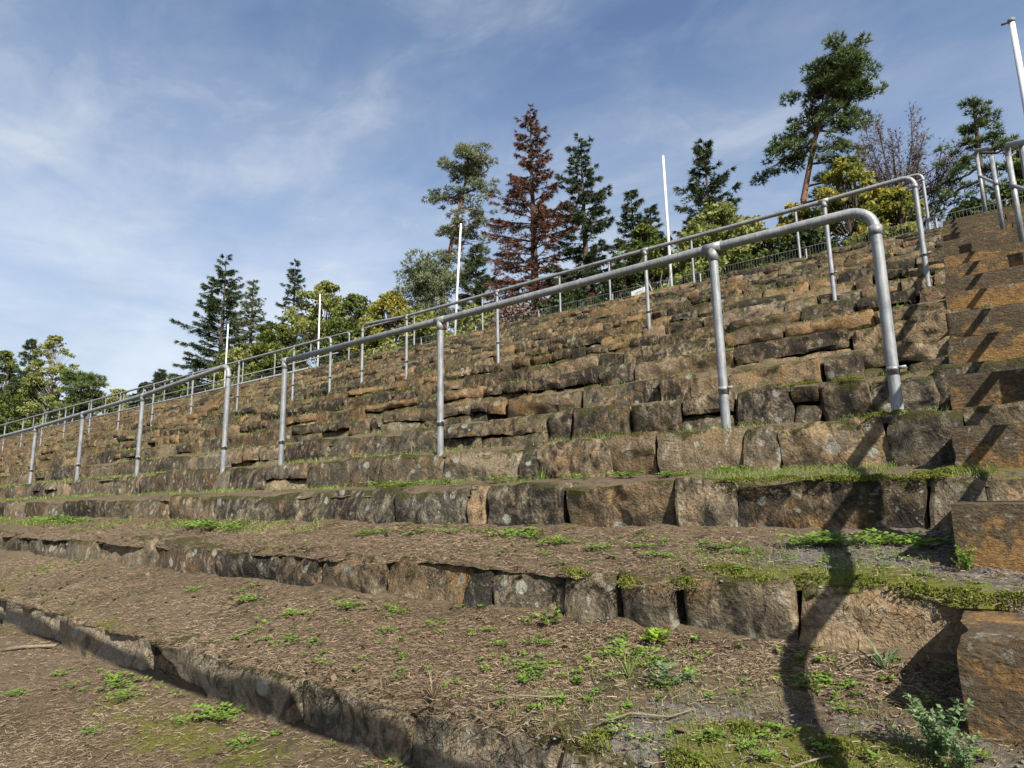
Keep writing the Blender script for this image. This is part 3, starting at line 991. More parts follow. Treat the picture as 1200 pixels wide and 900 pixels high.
def flagpole(label, x, y, zb, zt, r=0.05, lean=0.0, mat=WHITE, cap=True):
    t = empty('flagpole', (x, y, zb), label, 'flagpole', 'bare white flagpoles on the crest')
    h = zt - zb
    V, F = tube([(0, 0, -0.2), (lean * 0.5, 0, h * 0.5), (lean, 0, h)], [r, r * 0.9, r * 0.72], 12)
    new_obj('pole', poly_mesh('pole', V, F, mat), t)
    if cap and zb < 4:
        V1, F1 = tube([(lean, 0, h), (lean, 0, h + 0.05)], r * 0.9, 10)
        V2, F2 = tube([(lean, 0, h + 0.02), (lean - 0.11, 0.0, h + 0.02)], r * 0.35, 8)
        V, F = join([(V1, F1), (V2, F2)])
        new_obj('cap', poly_mesh('cap', V, F, DARKIRON), t)


flagpole('white flagpole rising from the crest in front of the yellow green bush', -6.36, 15.0, 4.6, 8.87, 0.042)
flagpole('leaning white flagpole next to the orange pine trunk', -14.1, 15.1, 4.6, 9.12, 0.044, lean=0.36)
flagpole('stout white flagpole cut by the upper right corner', 0.70, 10.0, 2.9, 6.02, 0.045)
flagpole('short grey flagpole in front of the tall dark spruce', -28.6, 15.0, 4.6, 8.32, 0.042)
flagpole('slender grey flagpole in front of the pale green bushes left of the middle', -21.4, 15.0, 4.6, 8.25, 0.038)

sg = empty('small_sign', (-6.62, 13.66, 4.60), 'small white oblong sign with a grey line of print on the crest', 'sign')
V = []
bx = np.array([(-0.21, -0.012, 0.10), (0.21, -0.012, 0.16), (0.21, -0.012, 0.32), (-0.21, -0.012, 0.26)])
bx2 = bx + np.array([0, 0.024, 0])
V = np.vstack([bx, bx2])
F = [(0, 1, 2, 3), (7, 6, 5, 4), (0, 4, 5, 1), (1, 5, 6, 2), (2, 6, 7, 3), (3, 7, 4, 0)]
new_obj('board', poly_mesh('board', V, F, WHITE, False), sg)
segs = []
for i in range(7):
    x0 = -0.09 + i * 0.024
    zc = 0.21 + x0 * 0.14
    segs.append((np.array([(x0, -0.0145, zc - 0.012), (x0 + 0.017, -0.0145, zc - 0.010), (x0 + 0.017, -0.0145, zc + 0.012 + 0.006 * (i % 2)), (x0, -0.0145, zc + 0.010)]), [(0, 1, 2, 3)]))
V, F = join(segs)
new_obj('print', poly_mesh('print', V, F, GREYPRINT, False), sg)
for dx in (-0.15, 0.15):
    V, F = tube([(dx, 0.02, -0.2), (dx, 0.02, 0.2)], 0.012, 8)
    new_obj('leg', poly_mesh('leg', V, F, DARKIRON), sg)

fence = empty('wire_fence', (0, 14.5, 4.6), 'low grey wire mesh fence running along the crest behind the rear railing', 'fence')
for i in range(24):
    x = -0.6 - i * 2.4
    V, F = tube([(x, 0, -0.1), (x, 0, 0.62)], 0.016, 8)
    new_obj('post', poly_mesh('post', V, F, STEEL), fence)
tris, vv = [], []
xw = np.arange(-55, 6, 0.06)
for x in xw:
    hw = 0.002
    tris += [[(x - hw, 0, 0.0), (x + hw, 0, 0.0), (x + hw, 0, 0.66)], [(x - hw, 0, 0.0), (x + hw, 0, 0.66), (x - hw, 0, 0.66)]]
for z in (0.05, 0.25, 0.45, 0.66):
    tris += [[(-55, 0.003, z), (6, 0.003, z), (6, 0.003, z + 0.008)], [(-55, 0.003, z), (6, 0.003, z + 0.008), (-55, 0.003, z + 0.008)]]
tag(new_obj('mesh_wires', tri_mesh('mesh_wires', tris, np.zeros(len(tris)), DARKIRON), fence), kind='stuff')

# ------------------------------------------------------------------ trees


def rand_unit(n):
    v = rng.normal(size=(n, 3))
    return unit(v)


def tufts(C, A, per, length, width, spread=0.6):
    """thin needle triangles: C (n,3) roots, A (n,3) axes -> (n*per,3,3)"""
    n = len(C)
    c = np.repeat(C, per, 0)
    a = np.repeat(A, per, 0)
    d = unit(a + rand_unit(n * per) * spread)
    L = length * rng.uniform(0.6, 1.25, (n * per, 1))
    s = unit(np.cross(d, rand_unit(n * per))) * width * rng.uniform(0.6, 1.3, (n * per, 1))
    return np.stack([c - s, c + s, c + d * L], 1)


def leaves(C, size, flat=0.35, elong=1.5):
    """leaf quads as two triangles with a fold"""
    n = len(C)
    nrm = unit(rand_unit(n) + np.array([0, 0, flat]))
    u = unit(np.cross(nrm, rand_unit(n)))
    v = np.cross(nrm, u)
    s = size * rng.uniform(0.55, 1.3, (n, 1))
    a, b = C - u * s * elong / 2, C + u * s * elong / 2
    p, q = C + v * s * 0.5 + nrm * s * 0.12, C - v * s * 0.5 + nrm * s * 0.12
    T = np.concatenate([np.stack([a, b, p], 1), np.stack([a, q, b], 1)])
    return T


def limb(pts, r0, r1, n=5):
    m = len(pts)
    return tube(pts, np.linspace(r0, r1, m), n, False)


def tree_obj(name, label, x, y, zb, group='trees beyond the crest'):
    return empty(name, (x, y, zb), label, 'tree', group)


def gz(y):
    return 4.62 + max(0, y - 15.5) * 0.035


def conifer(label, xr, s_top, Y, half_w, mat, dens=1.0, skirt=0.06, name='spruce_tree', bark=BARK, irregular=0.25, droop=0.35, needle=0.2, top_gap=0.0, up=0.12):
    x = xr * Y
    zb = gz(Y)
    h = s_top * Y - zb
    t = tree_obj(name, label, x, y=Y, zb=zb)
    V, F = limb([(0, 0, -0.3), (0.03, 0, h * 0.5), (0, 0, h)], 0.018 * h + 0.03, 0.012, 8)
    new_obj('trunk', poly_mesh('trunk', V, F, bark), t)
    bparts, tw_c, tw_a, tw_v = [], [], [], []
    z = h * skirt
    step = 0.019 * h + 0.045
    while z < h * 0.985:
        f = z / h
        nb = rng.integers(4, 7)
        a0 = rng.uniform(0, 6.28)
        for b in range(nb):
            if rng.random() < 0.10 * irregular * 4:
                continue
            az = a0 + b * 6.283 / nb + rng.normal() * 0.25
            L = half_w * (1 - f) ** 0.85 * (1 + rng.normal() * irregular) + 0.10
            L = max(0.12, L)
            d = np.array([math.cos(az), math.sin(az), 0])
            side = np.array([-d[1], d[0], 0])
            tt = np.linspace(0, 1, 5)
            zz0 = z + rng.normal() * step * 0.8
            ris = up + 0.35 * f
            pts = np.array([0, 0, zz0]) + d * (tt[:, None] * L) + np.array([0, 0, 1]) * ((ris * tt - droop * (1 - f) * tt ** 2 + 0.12 * tt ** 3) * L)[:, None]
            bparts.append(limb(pts, 0.012 + 0.014 * L, 0.004, 3))
            nt = max(4, int(L / 0.13 * dens))
            ts = rng.uniform(0.12, 1.0, nt) ** 0.8
            c = np.stack([np.interp(ts, tt, pts[:, i]) for i in range(3)], -1)
            sg_ = rng.choice([-1, 1], nt)[:, None]
            ax = unit(d * 0.8 + side * sg_ * rng.uniform(0.3, 1.0, (nt, 1)) + np.array([0, 0, -0.28]) * rng.uniform(0.1, 1.6, (nt, 1)))
            tl = (0.30 * L * (1.05 - ts) + 0.10)[:, None] * rng.uniform(0.5, 1.2, (nt, 1))
            for q in (0.05, 0.35, 0.65, 0.95):
                tw_c.append(c + ax * tl * q)
                tw_a.append(ax)
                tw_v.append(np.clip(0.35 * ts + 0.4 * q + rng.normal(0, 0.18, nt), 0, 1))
        z += step * rng.uniform(0.7, 1.3)
    V, F = join(bparts)
    new_obj('branches', poly_mesh('branches', V, F, bark), t)
    C, A, vv = np.concatenate(tw_c), np.concatenate(tw_a), np.concatenate(tw_v)
    per = 6
    T = tufts(C, A, per, needle * 0.8, needle * 0.075, 0.8)
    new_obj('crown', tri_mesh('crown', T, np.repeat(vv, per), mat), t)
    return t


def pads(centres, radii, n_per, flat=0.5):
    C, A, vv = [], [], []
    for c, r in zip(centres, radii):
        m = int(n_per * 1.7 * r * r) + 10
        d = rand_unit(m) * (rng.uniform(0.1, 1, (m, 1)) ** 0.45) * r
        d[:, 2] *= flat
        C.append(c + d)
        A.append(unit(d + np.array([0, 0, 0.35 * r])))
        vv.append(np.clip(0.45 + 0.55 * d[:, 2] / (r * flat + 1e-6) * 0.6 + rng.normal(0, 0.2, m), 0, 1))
    return np.concatenate(C), np.concatenate(A), np.concatenate(vv)


def pine(label, trunk, limbs, n_per, mat, bark=PINEBARK, r0=0.17, name='pine_tree', needle=0.24, per=6, extra=()):
    """trunk: list of world points; limbs: (t on trunk, dx, dy, dz, pad radius)"""
    tr = np.array(trunk, float)
    o0 = tr[0].copy()
    t = tree_obj(name, label, *o0)
    P = tr - o0
    V, F = limb(P, r0, 0.04, 9)
    new_obj('trunk', poly_mesh('trunk', V, F, bark), t)
    s = np.concatenate([[0], np.cumsum(np.linalg.norm(np.diff(P, axis=0), axis=1))])
    s /= s[-1]
    bp, cs, rs = [], [], []
    for (q, dx, dy, dz, pr) in limbs:
        b = np.array([np.interp(q, s, P[:, i]) for i in range(3)])
        e = b + np.array([dx, dy, dz])
        mid = b + np.array([dx, dy, dz]) * 0.5 + np.array([0, 0, -0.10 * math.hypot(dx, dy)]) + rng.normal(0, 0.08, 3)
        bp.append(limb(np.array([b, mid, e]), 0.05, 0.015, 5))
        m = int(5 + pr * 11)
        for i in range(m):
            f = rng.uniform(0.35, 1.12)
            c = b + (e - b) * f + rng.normal(0, pr * 0.62, 3) * np.array([1, 1, 0.5])
            cs.append(c)
            rs.append(pr * rng.uniform(0.24, 0.52))
            bp.append(limb(np.array([b + (e - b) * min(f, 0.9) * 0.8, c]), 0.016, 0.006, 3))
    if bp:
        V, F = join(bp)
        new_obj('limbs', poly_mesh('limbs', V, F, BARK if bark is not PINEBARK else bark), t)
    C, A, vv = pads(cs, rs, n_per)
    T = tufts(C, A, per, needle * 0.85, needle * 0.075, 0.9)
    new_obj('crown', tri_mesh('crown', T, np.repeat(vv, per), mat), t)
    return t


def broadleaf(label, xr, s_top, Y, half_w, mat, n=5200, size=0.17, bark=BARK, name='broadleaf_tree', shape='oval', bottom=0.02, group='trees beyond the crest', stems=3, x=None):
    x = xr * Y if x is None else x
    zb = gz(Y)
    h = s_top * Y - zb
    t = tree_obj(name, label, x, Y, zb, group)
    bp = []
    cs, rs = [], []
    nl = 40
    tops = []
    for sidx in range(stems):
        az = sidx * 6.283 / stems + rng.uniform(0, 1)
        lean = half_w * rng.uniform(0.1, 0.35) if stems > 1 else 0.05
        top = np.array([math.cos(az) * lean, math.sin(az) * lean, h * rng.uniform(0.75, 0.95)])
        bp.append(limb(np.array([(0, 0, -0.2), top * np.array([0.35, 0.35, 0.45]), top]), 0.035 + 0.012 * h, 0.012, 6))
        tops.append(top)
    for i in range(nl):
        f = bottom + (1 - bottom) * (i + 0.5) / nl + rng.normal() * 0.03
        f = min(max(f, bottom), 0.97)
        if shape == 'oval':
            wv = math.sin(math.pi * min(1, (f * 0.86 + 0.14))) ** 0.6
        elif shape == 'cone':
            wv = (1 - f) ** 0.7
        else:
            wv = (1 - f ** 3) ** 0.5
        for j in range(4):
            az = rng.uniform(0, 6.283)
            rr_ = half_w * wv * rng.uniform(0.35, 0.95)
            c = np.array([math.cos(az) * rr_, math.sin(az) * rr_, f * h])
            cs.append(c)
            rs.append(half_w * rng.uniform(0.09, 0.23) * (0.6 + 0.4 * wv))
            st = tops[rng.integers(0, stems)]
            q = max(0.08, f - 0.2)
            bp.append(limb(np.array([st * np.array([q, q, q / 1.0]) if stems > 1 else np.array([0, 0, q * h]), c]), 0.02, 0.006, 3))
    for q in (0.02, 0.05, 0.09):
        cs.append(np.array([rng.normal() * half_w * 0.15, rng.normal() * half_w * 0.15, h * (1 - q)]))
        rs.append(half_w * 0.14)
    V, F = join(bp)
    new_obj('trunk', poly_mesh('trunk', V, F, bark), t)
    rs = np.array(rs)
    pw = rs ** 2
    cnt = np.maximum(6, (n * 1.9 * pw / pw.sum()).astype(int))
    C, vv = [], []
    for c, r, m in zip(cs, rs, cnt):
        d = rand_unit(m) * (rng.uniform(0, 1, (m, 1)) ** 0.4) * r
        d[:, 2] *= 0.72
        C.append(c + d)
        cv = rng.normal(0.45, 0.16)
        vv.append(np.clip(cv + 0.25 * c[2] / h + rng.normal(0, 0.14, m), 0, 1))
    C, vv = np.concatenate(C), np.concatenate(vv)
    T = leaves(C, size * 0.66)
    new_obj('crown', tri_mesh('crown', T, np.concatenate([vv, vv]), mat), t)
    return t


# far left group
broadleaf('round green leafy tree at the left edge', -4.32, 0.845, 17.0, 2.6, GREEN, 6500, 0.24, shape='dome')
conifer('dark spruce behind the green trees at the far left', -3.86, 0.835, 17.6, 2.1, SPRUCE, needle=0.34, dens=0.9)
broadleaf('pale birch with a thin light trunk at the far left', -3.50, 0.79, 16.4, 2.0, YGREEN, 4200, 0.20, bark=BIRCH, shape='oval', stems=1, name='birch_tree')
broadleaf('bushy dark green tree under the birch at the far left', -3.72, 0.60, 16.0, 2.6, GREEN, 5000, 0.22, shape='dome')
x0, y0 = -3.12 * 17, 17.0
pine('small dark pine right of the birch at the far left', [(x0, y0, gz(y0)), (x0 + 0.1, y0, 7.0), (x0 + 0.2, y0, 9.0)],
     [(0.6, -1.0, 0.3, 0.6, 0.9), (0.75, 0.9, -0.3, 0.5, 0.9), (0.9, 0.5, 0.4, 0.3, 0.9), (1.0, -0.3, 0, 0.2, 0.8), (0.45, 1.0, 0, 0.3, 0.9), (0.4, -0.9, 0, 0.2, 0.9)], 90, PINE, r0=0.16, needle=0.34)
for i, (xr, s, hw, m, lab) in enumerate([(-2.98, 0.465, 1.5, DKGREEN, 'low dark bush behind the far end of the rear railing'),
                                         (-2.72, 0.44, 1.2, YGREEN, 'thin yellowish bush in the low gap on the left'),
                                         (-2.45, 0.43, 1.2, DKGREEN, 'dark low bush just left of the tall spruce'),
                                         (-2.22, 0.425, 1.2, GREEN, 'small green bush at the foot of the tall spruce')]):
    broadleaf(lab, xr, s, 17.5, hw, m, 2600, 0.2, shape='dome', name='bush')
conifer('small spruce tip standing in the low gap on the left', -2.36, 0.465, 17.8, 0.9, SPRUCE, needle=0.26)
# left of centre
conifer('tall dark spruce with broad ragged skirt left of the middle', -1.945, 0.790, 20.0, 3.1, SPRUCE, dens=1.5, needle=0.27, irregular=0.3)
conifer('grey green spruce directly right of the tall dark one', -1.77, 0.672, 21.0, 1.9, PINEPALE, dens=0.8, needle=0.24, irregular=0.35)
conifer('slim spruce rising behind the yellow green bushes', -1.55, 0.662, 21.0, 1.9, SPRUCE, dens=1.0, needle=0.24, irregular=0.35)
broadleaf('wide yellow green tree behind the slender grey flagpole', -1.40, 0.575, 18.5, 2.4, YGREEN, 7500, 0.17)
broadleaf('fresh green tree right of the slender grey flagpole', -1.27, 0.515, 18.0, 1.6, GREEN, 4200, 0.16)
broadleaf('dark undergrowth tree beneath the slim spruce', -1.64, 0.50, 17.6, 1.9, GREEN, 4200, 0.17, shape='dome')
broadleaf('olive bush under the tall dark spruce', -1.80, 0.455, 16.8, 1.8, YGREEN, 3600, 0.16, shape='dome', name='bush')
broadleaf('yellow leafy tree left of the dark pine', -1.14, 0.490, 18.2, 1.7, AUTUMN, 4600, 0.16)
broadleaf('low yellow green bush below the dark pine', -1.04, 0.425, 17.2, 1.5, YGREEN, 3400, 0.15, shape='dome', name='bush')
x0, y0 = -1.02 * 19.5, 19.5
pine('dark dense pine with a round crown left of the tall pine', [(x0, y0, gz(y0)), (x0 + 0.05, y0, 7.5), (x0 - 0.1, y0, 10.2)],
     [(0.45, -1.3, 0.2, 0.5, 0.9), (0.5, 1.1, -0.2, 0.4, 0.9), (0.62, -1.2, 0.2, 0.7, 0.95), (0.68, 1.0, -0.4, 0.6, 0.9), (0.82, -0.7, 0.4, 0.5, 0.9), (0.85, 0.7, 0.2, 0.4, 0.9), (1.0, 0, 0, 0.1, 0.8), (0.9, 0.2, -0.6, 0.3, 0.8), (0.55, 0.2, -0.8, 0.3, 0.8)],
     150, PINEPALE, bark=BARK, r0=0.15, needle=0.22)
# tall pine with orange lower trunk
yp = 21.0
pine('tall thin pine with airy crown and orange lower trunk behind the leaning pole',
     [(-0.948 * yp, yp, gz(yp)), (-0.968 * yp, yp, 0.46 * yp), (-0.935 * yp, yp, 0.58 * yp), (-0.895 * yp, yp, 0.70 * yp), (-0.892 * yp, yp, 0.745 * yp)],
     [(1.0, 0.2, 0, 0.25, 0.75), (0.97, -0.9, 0.2, 0.35, 0.75), (0.97, 0.9, 0.2, 0.3, 0.75), (0.93, 0.4, -0.5, 0.5, 0.7), (0.88, -1.7, 0.2, 0.15, 0.6), (0.85, -1.1, -0.3, 0.1, 0.55),
      (0.86, 1.2, 0.2, 0.1, 0.65), (0.8, 1.3, 0.3, -0.5, 0.6), (0.76, 1.6, -0.2, -0.9, 0.55), (0.72, -0.7, 0, -0.2, 0.45), (0.66, 1.1, 0.2, -0.4, 0.6), (0.62, 1.6, 0.3, -1.0, 0.6),
      (0.6, -0.6, 0.1, -0.2, 0.5), (0.5, 1.3, 0.1, -0.5, 0.45), (0.52, -0.5, 0, -0.3, 0.45), (0.70, 0.3, 0.4, 0.1, 0.5)],
     230, PINEPALE, r0=0.14, needle=0.20)
conifer('small dark spruce beside the leaning white flagpole', -0.868, 0.540, 19.5, 1.25, SPRUCE, dens=1.6, needle=0.22)
conifer('dead red brown spruce standing tall in the middle', -0.712, 0.800, 22.0, 2.75, DEADRED, dens=1.7, needle=0.22, irregular=0.3, name='dead_spruce', up=0.16, droop=0.28)
conifer('dense dark green spruce right of the dead red one', -0.592, 0.695, 23.0, 2.35, SPRUCE, dens=1.6, needle=0.24, irregular=0.32)
conifer('small dark spruce tip above the bright green bush', -0.490, 0.545, 22.0, 1.35, SPRUCE, dens=1.3, needle=0.22)
conifer('second small spruce tip right beside the white flagpole', -0.455, 0.500, 22.5, 1.0, SPRUCE, dens=1.3, needle=0.22)
broadleaf('bright green bush tree left of the upright white flagpole', -0.470, 0.470, 18.2, 1.35, GREEN, 5200, 0.14)
broadleaf('dark shrub below the bright green bush tree', -0.520, 0.40, 17.0, 1.0, DKGREEN, 2600, 0.13, shape='dome', name='bush')
broadleaf('dark shrub under the dense dark green spruce', -0.63, 0.39, 17.4, 1.3, DKGREEN, 3000, 0.14, shape='dome', name='bush')
broadleaf('reddish thin shrub under the dead red spruce', -0.76, 0.385, 17.4, 1.3, PURPLE, 1700, 0.12, shape='dome', name='bush')
broadleaf('yellow green shrub right of the leaning white flagpole', -0.87, 0.40, 17.3, 1.2, YGREEN, 2800, 0.13, shape='dome', name='bush')
conifer('dark spruce with widely spread boughs right of the white flagpole', -0.350, 0.590, 22.0, 1.9, SPRUCE, dens=1.5, needle=0.24, irregular=0.3, up=0.2, droop=0.2)
broadleaf('yellow green tree in front of the dark spread spruce', -0.335, 0.468, 18.0, 1.6, YGREEN, 6500, 0.14)
broadleaf('broad green bush tree filling the gap behind the two front posts', -0.385, 0.425, 17.4, 1.2, YGREEN, 4000, 0.13, shape='dome')
broadleaf('green shrub between the yellow green and the autumn tree', -0.265, 0.405, 17.2, 1.0, GREEN, 3200, 0.13, shape='dome', name='bush')
broadleaf('dark green shrub below the autumn tree', -0.205, 0.395, 17.0, 1.0, DKGREEN, 3200, 0.13, shape='dome', name='bush')
broadleaf('autumn yellow tree with orange tip in front of the tall right pine', -0.140, 0.483, 18.0, 1.25, AUTUMN, 6500, 0.13)
broadleaf('smaller autumn tree with yellow twig tips left of the tall right pine', -0.215, 0.435, 18.6, 0.95, AUTUMN, 3200, 0.13)
broadleaf('golden green tree just right of the railing bends at the crest', -0.085, 0.42, 17.6, 0.9, AUTUMN, 3600, 0.13)
# tall right pine
yp = 24.0
pine('tall pine with reddish trunk and broad dark crown at the upper right',
     [(-0.205 * yp, yp, gz(yp)), (-0.203 * yp, yp, 0.44 * yp), (-0.178 * yp, yp, 0.53 * yp), (-0.156 * yp, yp, 0.585 * yp), (-0.138 * yp, yp, 0.632 * yp)],
     [(1.0, 0.1, 0, 0.45, 0.75), (0.98, -0.5, 0.2, 0.45, 0.7), (0.97, 0.7, 0.2, 0.4, 0.8), (0.93, 1.1, -0.2, 0.25, 0.75), (0.92, -0.8, -0.2, 0.1, 0.7), (0.9, 0.2, -0.6, 0.5, 0.75),
      (0.88, 1.5, 0.2, 0.2, 0.55), (0.86, -1.0, 0.2, -0.2, 0.7), (0.84, 0.9, -0.3, 0.0, 0.75), (0.80, -1.2, 0.1, -0.4, 0.65), (0.78, 1.0, 0.2, -0.1, 0.65), (0.75, -1.6, 0, -0.55, 0.6),
      (0.74, -0.8, 0.2, -0.4, 0.5), (0.72, 1.3, 0.2, -0.35, 0.5), (0.66, 1.2, 0.1, -0.15, 0.4), (0.58, 1.4, 0.1, 0.25, 0.45), (0.52, 1.2, 0.2, 0.3, 0.55), (0.45, 0.9, 0.2, 0.2, 0.5), (0.42, -0.5, 0, 0.05, 0.4), (0.95, 0.1, 0.5, 0.2, 0.7)],
     300, PINE, r0=0.13, needle=0.20)


def withered(label, xr, Y, s_top, spread):
    x, zb = xr * Y, gz(Y)
    h = s_top * Y - zb
    t = tree_obj('withered_tree', label, x, Y, zb)
    V, F = limb([(0, 0, -0.2), (0.05, 0, h * 0.3), (0.1, 0, h * 0.6)], 0.11, 0.03, 7)
    new_obj('trunk', poly_mesh('trunk', V, F, BARK), t)
    bp, C, A = [], [], []
    for i in range(44):
        f = rng.uniform(0.12, 0.6)
        az = rng.uniform(0, 6.283)
        reach = spread * rng.uniform(0.25, 1.1)
        top = h * (1.02 - 0.38 * (reach / spread) ** 1.5) * rng.uniform(0.8, 1.0)
        d = np.array([math.cos(az), math.sin(az), 0])
        tt = np.linspace(0, 1, 6)
        z0_ = f * h
        pts = np.array([0.08 * f, 0, 0]) + d * (reach * tt ** 0.8)[:, None] + np.array([0, 0, 1]) * (z0_ + (max(top, z0_ + 0.3) - z0_) * tt ** 1.25)[:, None]
        bp.append(limb(pts, 0.03, 0.006, 4))
        L = float(np.linalg.norm(pts[-1] - pts[0]))
        m = int(L / 0.055)
        ts = rng.uniform(0.25, 1, m)
        c = np.stack([np.interp(ts, tt, pts[:, k_]) for k_ in range(3)], -1)
        C.append(c)
        A.append(unit(d * 0.5 + rand_unit(m) * 0.7 + np.array([0, 0, 0.7])))
    V, F = join(bp)
    new_obj('limbs', poly_mesh('limbs', V, F, BARK), t)
    C, A = np.concatenate(C), np.concatenate(A)
    T1 = tufts(C, A, 2, 0.36, 0.007, 0.3)
    C2 = np.concatenate([C + A * 0.15, C + A * 0.28])
    T2 = tufts(C2, np.concatenate([A, A]), 2, 0.12, 0.014, 0.9)
    T = np.concatenate([T1, T2])
    new_obj('twigs', tri_mesh('twigs', T, rng.uniform(0, 1, len(T)), PURPLE), t)


withered('withered purple brown tree with bare upswept branches right of the tall pine', -0.083, 21.5, 0.556, 1.75)
yp = 20.0
pine('airy drooping larch like tree behind the top of the stair',
     [(0.010 * yp, yp, gz(yp)), (0.014 * yp, yp, 0.40 * yp), (0.018 * yp, yp, 0.505 * yp)],
     [(1.0, 0, 0, 0.05, 0.22), (0.95, 0.1, 0, 0, 0.25), (0.9, -0.2, 0.1, -0.05, 0.3), (0.87, 0.35, 0, 0.1, 0.3), (0.82, -0.45, 0, -0.1, 0.32), (0.8, 0.6, 0.1, 0.05, 0.33), (0.75, -0.6, 0.1, -0.2, 0.35), (0.74, 0.75, 0, 0.0, 0.3),
      (0.68, -0.7, 0, -0.3, 0.36), (0.66, 0.5, 0.2, -0.15, 0.4), (0.6, -0.85, 0, -0.35, 0.38), (0.57, 0.6, 0, -0.2, 0.4), (0.5, -0.8, 0.1, -0.3, 0.4), (0.45, 0.5, 0, -0.3, 0.42), (0.4, -0.7, 0, -0.35, 0.42), (0.35, 0.4, 0.1, -0.3, 0.4), (0.28, -0.5, 0, -0.3, 0.42), (0.22, 0.3, 0, -0.3, 0.42)],
     230, PINE, bark=BARK, r0=0.09, name='larch_tree', needle=0.17)
broadleaf('green leafy tree peeping over the stair at the right edge', 0.062, 0.425, 18.0, 0.9, GREEN, 3600, 0.13)
broadleaf('dark bush low behind the head of the stair', 0.0, 0.375, 17.4, 0.8, DKGREEN, 2600, 0.12, shape='dome', name='bush')
# little tree with pale forked stems beside the sign
sb = tree_obj('forked_sapling', 'little leafless sapling with pale forked stems beside the white sign', -6.35, 14.2, 4.62)
bp = [limb(np.array([(0, 0, 0), (-0.18, 0, 0.32), (-0.36, 0, 0.85)]), 0.026, 0.01, 6), limb(np.array([(0.1, 0, 0), (0.2, 0, 0.25), (0.36, 0, 0.75)]), 0.022, 0.008, 6),
      limb(np.array([(-0.12, 0, 0.2), (-0.35, 0, 0.42), (-0.6, 0, 0.62)]), 0.014, 0.006, 5), limb(np.array([(0.15, 0, 0.15), (0.05, 0, 0.5), (0.12, 0, 0.8)]), 0.012, 0.005, 5)]
V, F = join(bp)
new_obj('stems', poly_mesh('stems', V, F, BIRCH), sb)

# ------------------------------------------------------------------ ground cover on the near treads
def scatter(k, x0, x1, n, edge=0.0, back=0.02):
    x = rng.uniform(x0, x1, n)
    t = rng.uniform(edge, 1 - back, n)
    y = Yk(k) + edge_off(k, x) * np.clip(1 - 3 * t, 0, 1) + RUN * t
    return x, y, tread_z(k, x, y)


def near_weight(x, y, n_keep):
    d2 = x * x + y * y
    p = np.clip(2.2 / d2, 0.02, 1)
    return rng.random(len(x)) < p


for k, n, xa in ((0, 60000, -6.5), (1, 150000, -8.0), (2, 110000, -9.0)):
    x, y, z = scatter(k, xa, 0.0 if k else -0.8, n, -0.06)
    keep = rng.random(len(x)) < np.clip(2.6 / np.sqrt(x * x + y * y), 0.15, 1)
    bare = fbm(np.stack([x * 1.6, y * 2.2, np.full(len(x), k * 3.0)], -1), 88, 3)
    keep &= rng.random(len(x)) < np.clip(0.8 + 1.2 * bare, 0.3, 1)
    # fewer needles on the gravel by the stair
    if k == 1:
        keep &= rng.random(len(x)) < np.where((x > -1.1) & (y < 2.0), 0.22, 1)
    if k == 2:
        keep &= rng.random(len(x)) < np.where(x > -0.9, 0.3, 1)
    x, y, z = x[keep], y[keep], z[keep]
    m = len(x)
    az = rng.uniform(0, 6.283, m)
    el = rng.normal(0.05, 0.22, m)
    L = rng.uniform(0.010, 0.032, m)
    d = np.stack([np.cos(az) * np.cos(el), np.sin(az) * np.cos(el), np.sin(el)], -1)
    s = unit(np.cross(d, rand_unit(m))) * rng.uniform(0.0005, 0.0012, (m, 1))
    c = np.stack([x, y, z + rng.uniform(0.001, 0.012, m)], -1)
    a, b = c - d * L[:, None] / 2, c + d * L[:, None] / 2
    bow = np.array([0, 0, 1]) * L[:, None] * 0.08
    T = np.concatenate([np.stack([a - s, a + s, b + s], 1), np.stack([a - s, b + s, b - s], 1)])
    var = np.clip(rng.beta(2, 2.2, m) + 0.25 * fbm(c * 2.2, 61, 2), 0, 1)
    tag(new_obj('needle_litter', tri_mesh('needle_litter', T, np.concatenate([var, var]), NEEDLE)),
        {0: 'brown needle litter on the ground at the bottom left', 1: 'dry brown needle litter on the tread above the lowest step',
         2: 'dry brown needle litter on the tread at the foot of the eye level step'}[k], 'needle litter', None, 'stuff')

# pebbles among the gravel near the stair
Vp, Fp, o = [], [], 0
ico = np.array([(1, 0, 0), (-1, 0, 0), (0, 1, 0), (0, -1, 0), (0, 0, 1), (0, 0, -1)], float)
icf = [(0, 2, 4), (2, 1, 4), (1, 3, 4), (3, 0, 4), (2, 0, 5), (1, 2, 5), (3, 1, 5), (0, 3, 5)]
for k, xa, xb, n in ((1, -1.5, 0.2, 900), (2, -1.0, 0.2, 500), (1, -6, -1.5, 260), (0, -5, -0.8, 200), (2, -7, -1, 160), (3, -1.2, 0.1, 200)):
    x, y, z = scatter(k, xa, xb, n, -0.02)
    for i in range(n):
        s = rng.uniform(0.002, 0.008) * np.array([rng.uniform(0.7, 1.3), rng.uniform(0.7, 1.3), rng.uniform(0.5, 0.8)])
        q = ico * s * rng.uniform(0.75, 1.25, (6, 1))
        a = rng.uniform(0, 6.28)
        q = q @ np.array([[math.cos(a), -math.sin(a), 0], [math.sin(a), math.cos(a), 0], [0, 0, 1]])
        Vp.append(q + np.array([x[i], y[i], z[i] + 0.002]))
        Fp.append(np.array(icf) + o)
        o += 6
tag(new_obj('pebbles', mesh_np('pebbles', np.concatenate(Vp), np.concatenate(Fp), PEBBLE, False)), 'pale pebbles and grit scattered on the treads beside the stair', 'pebbles', None, 'stuff')


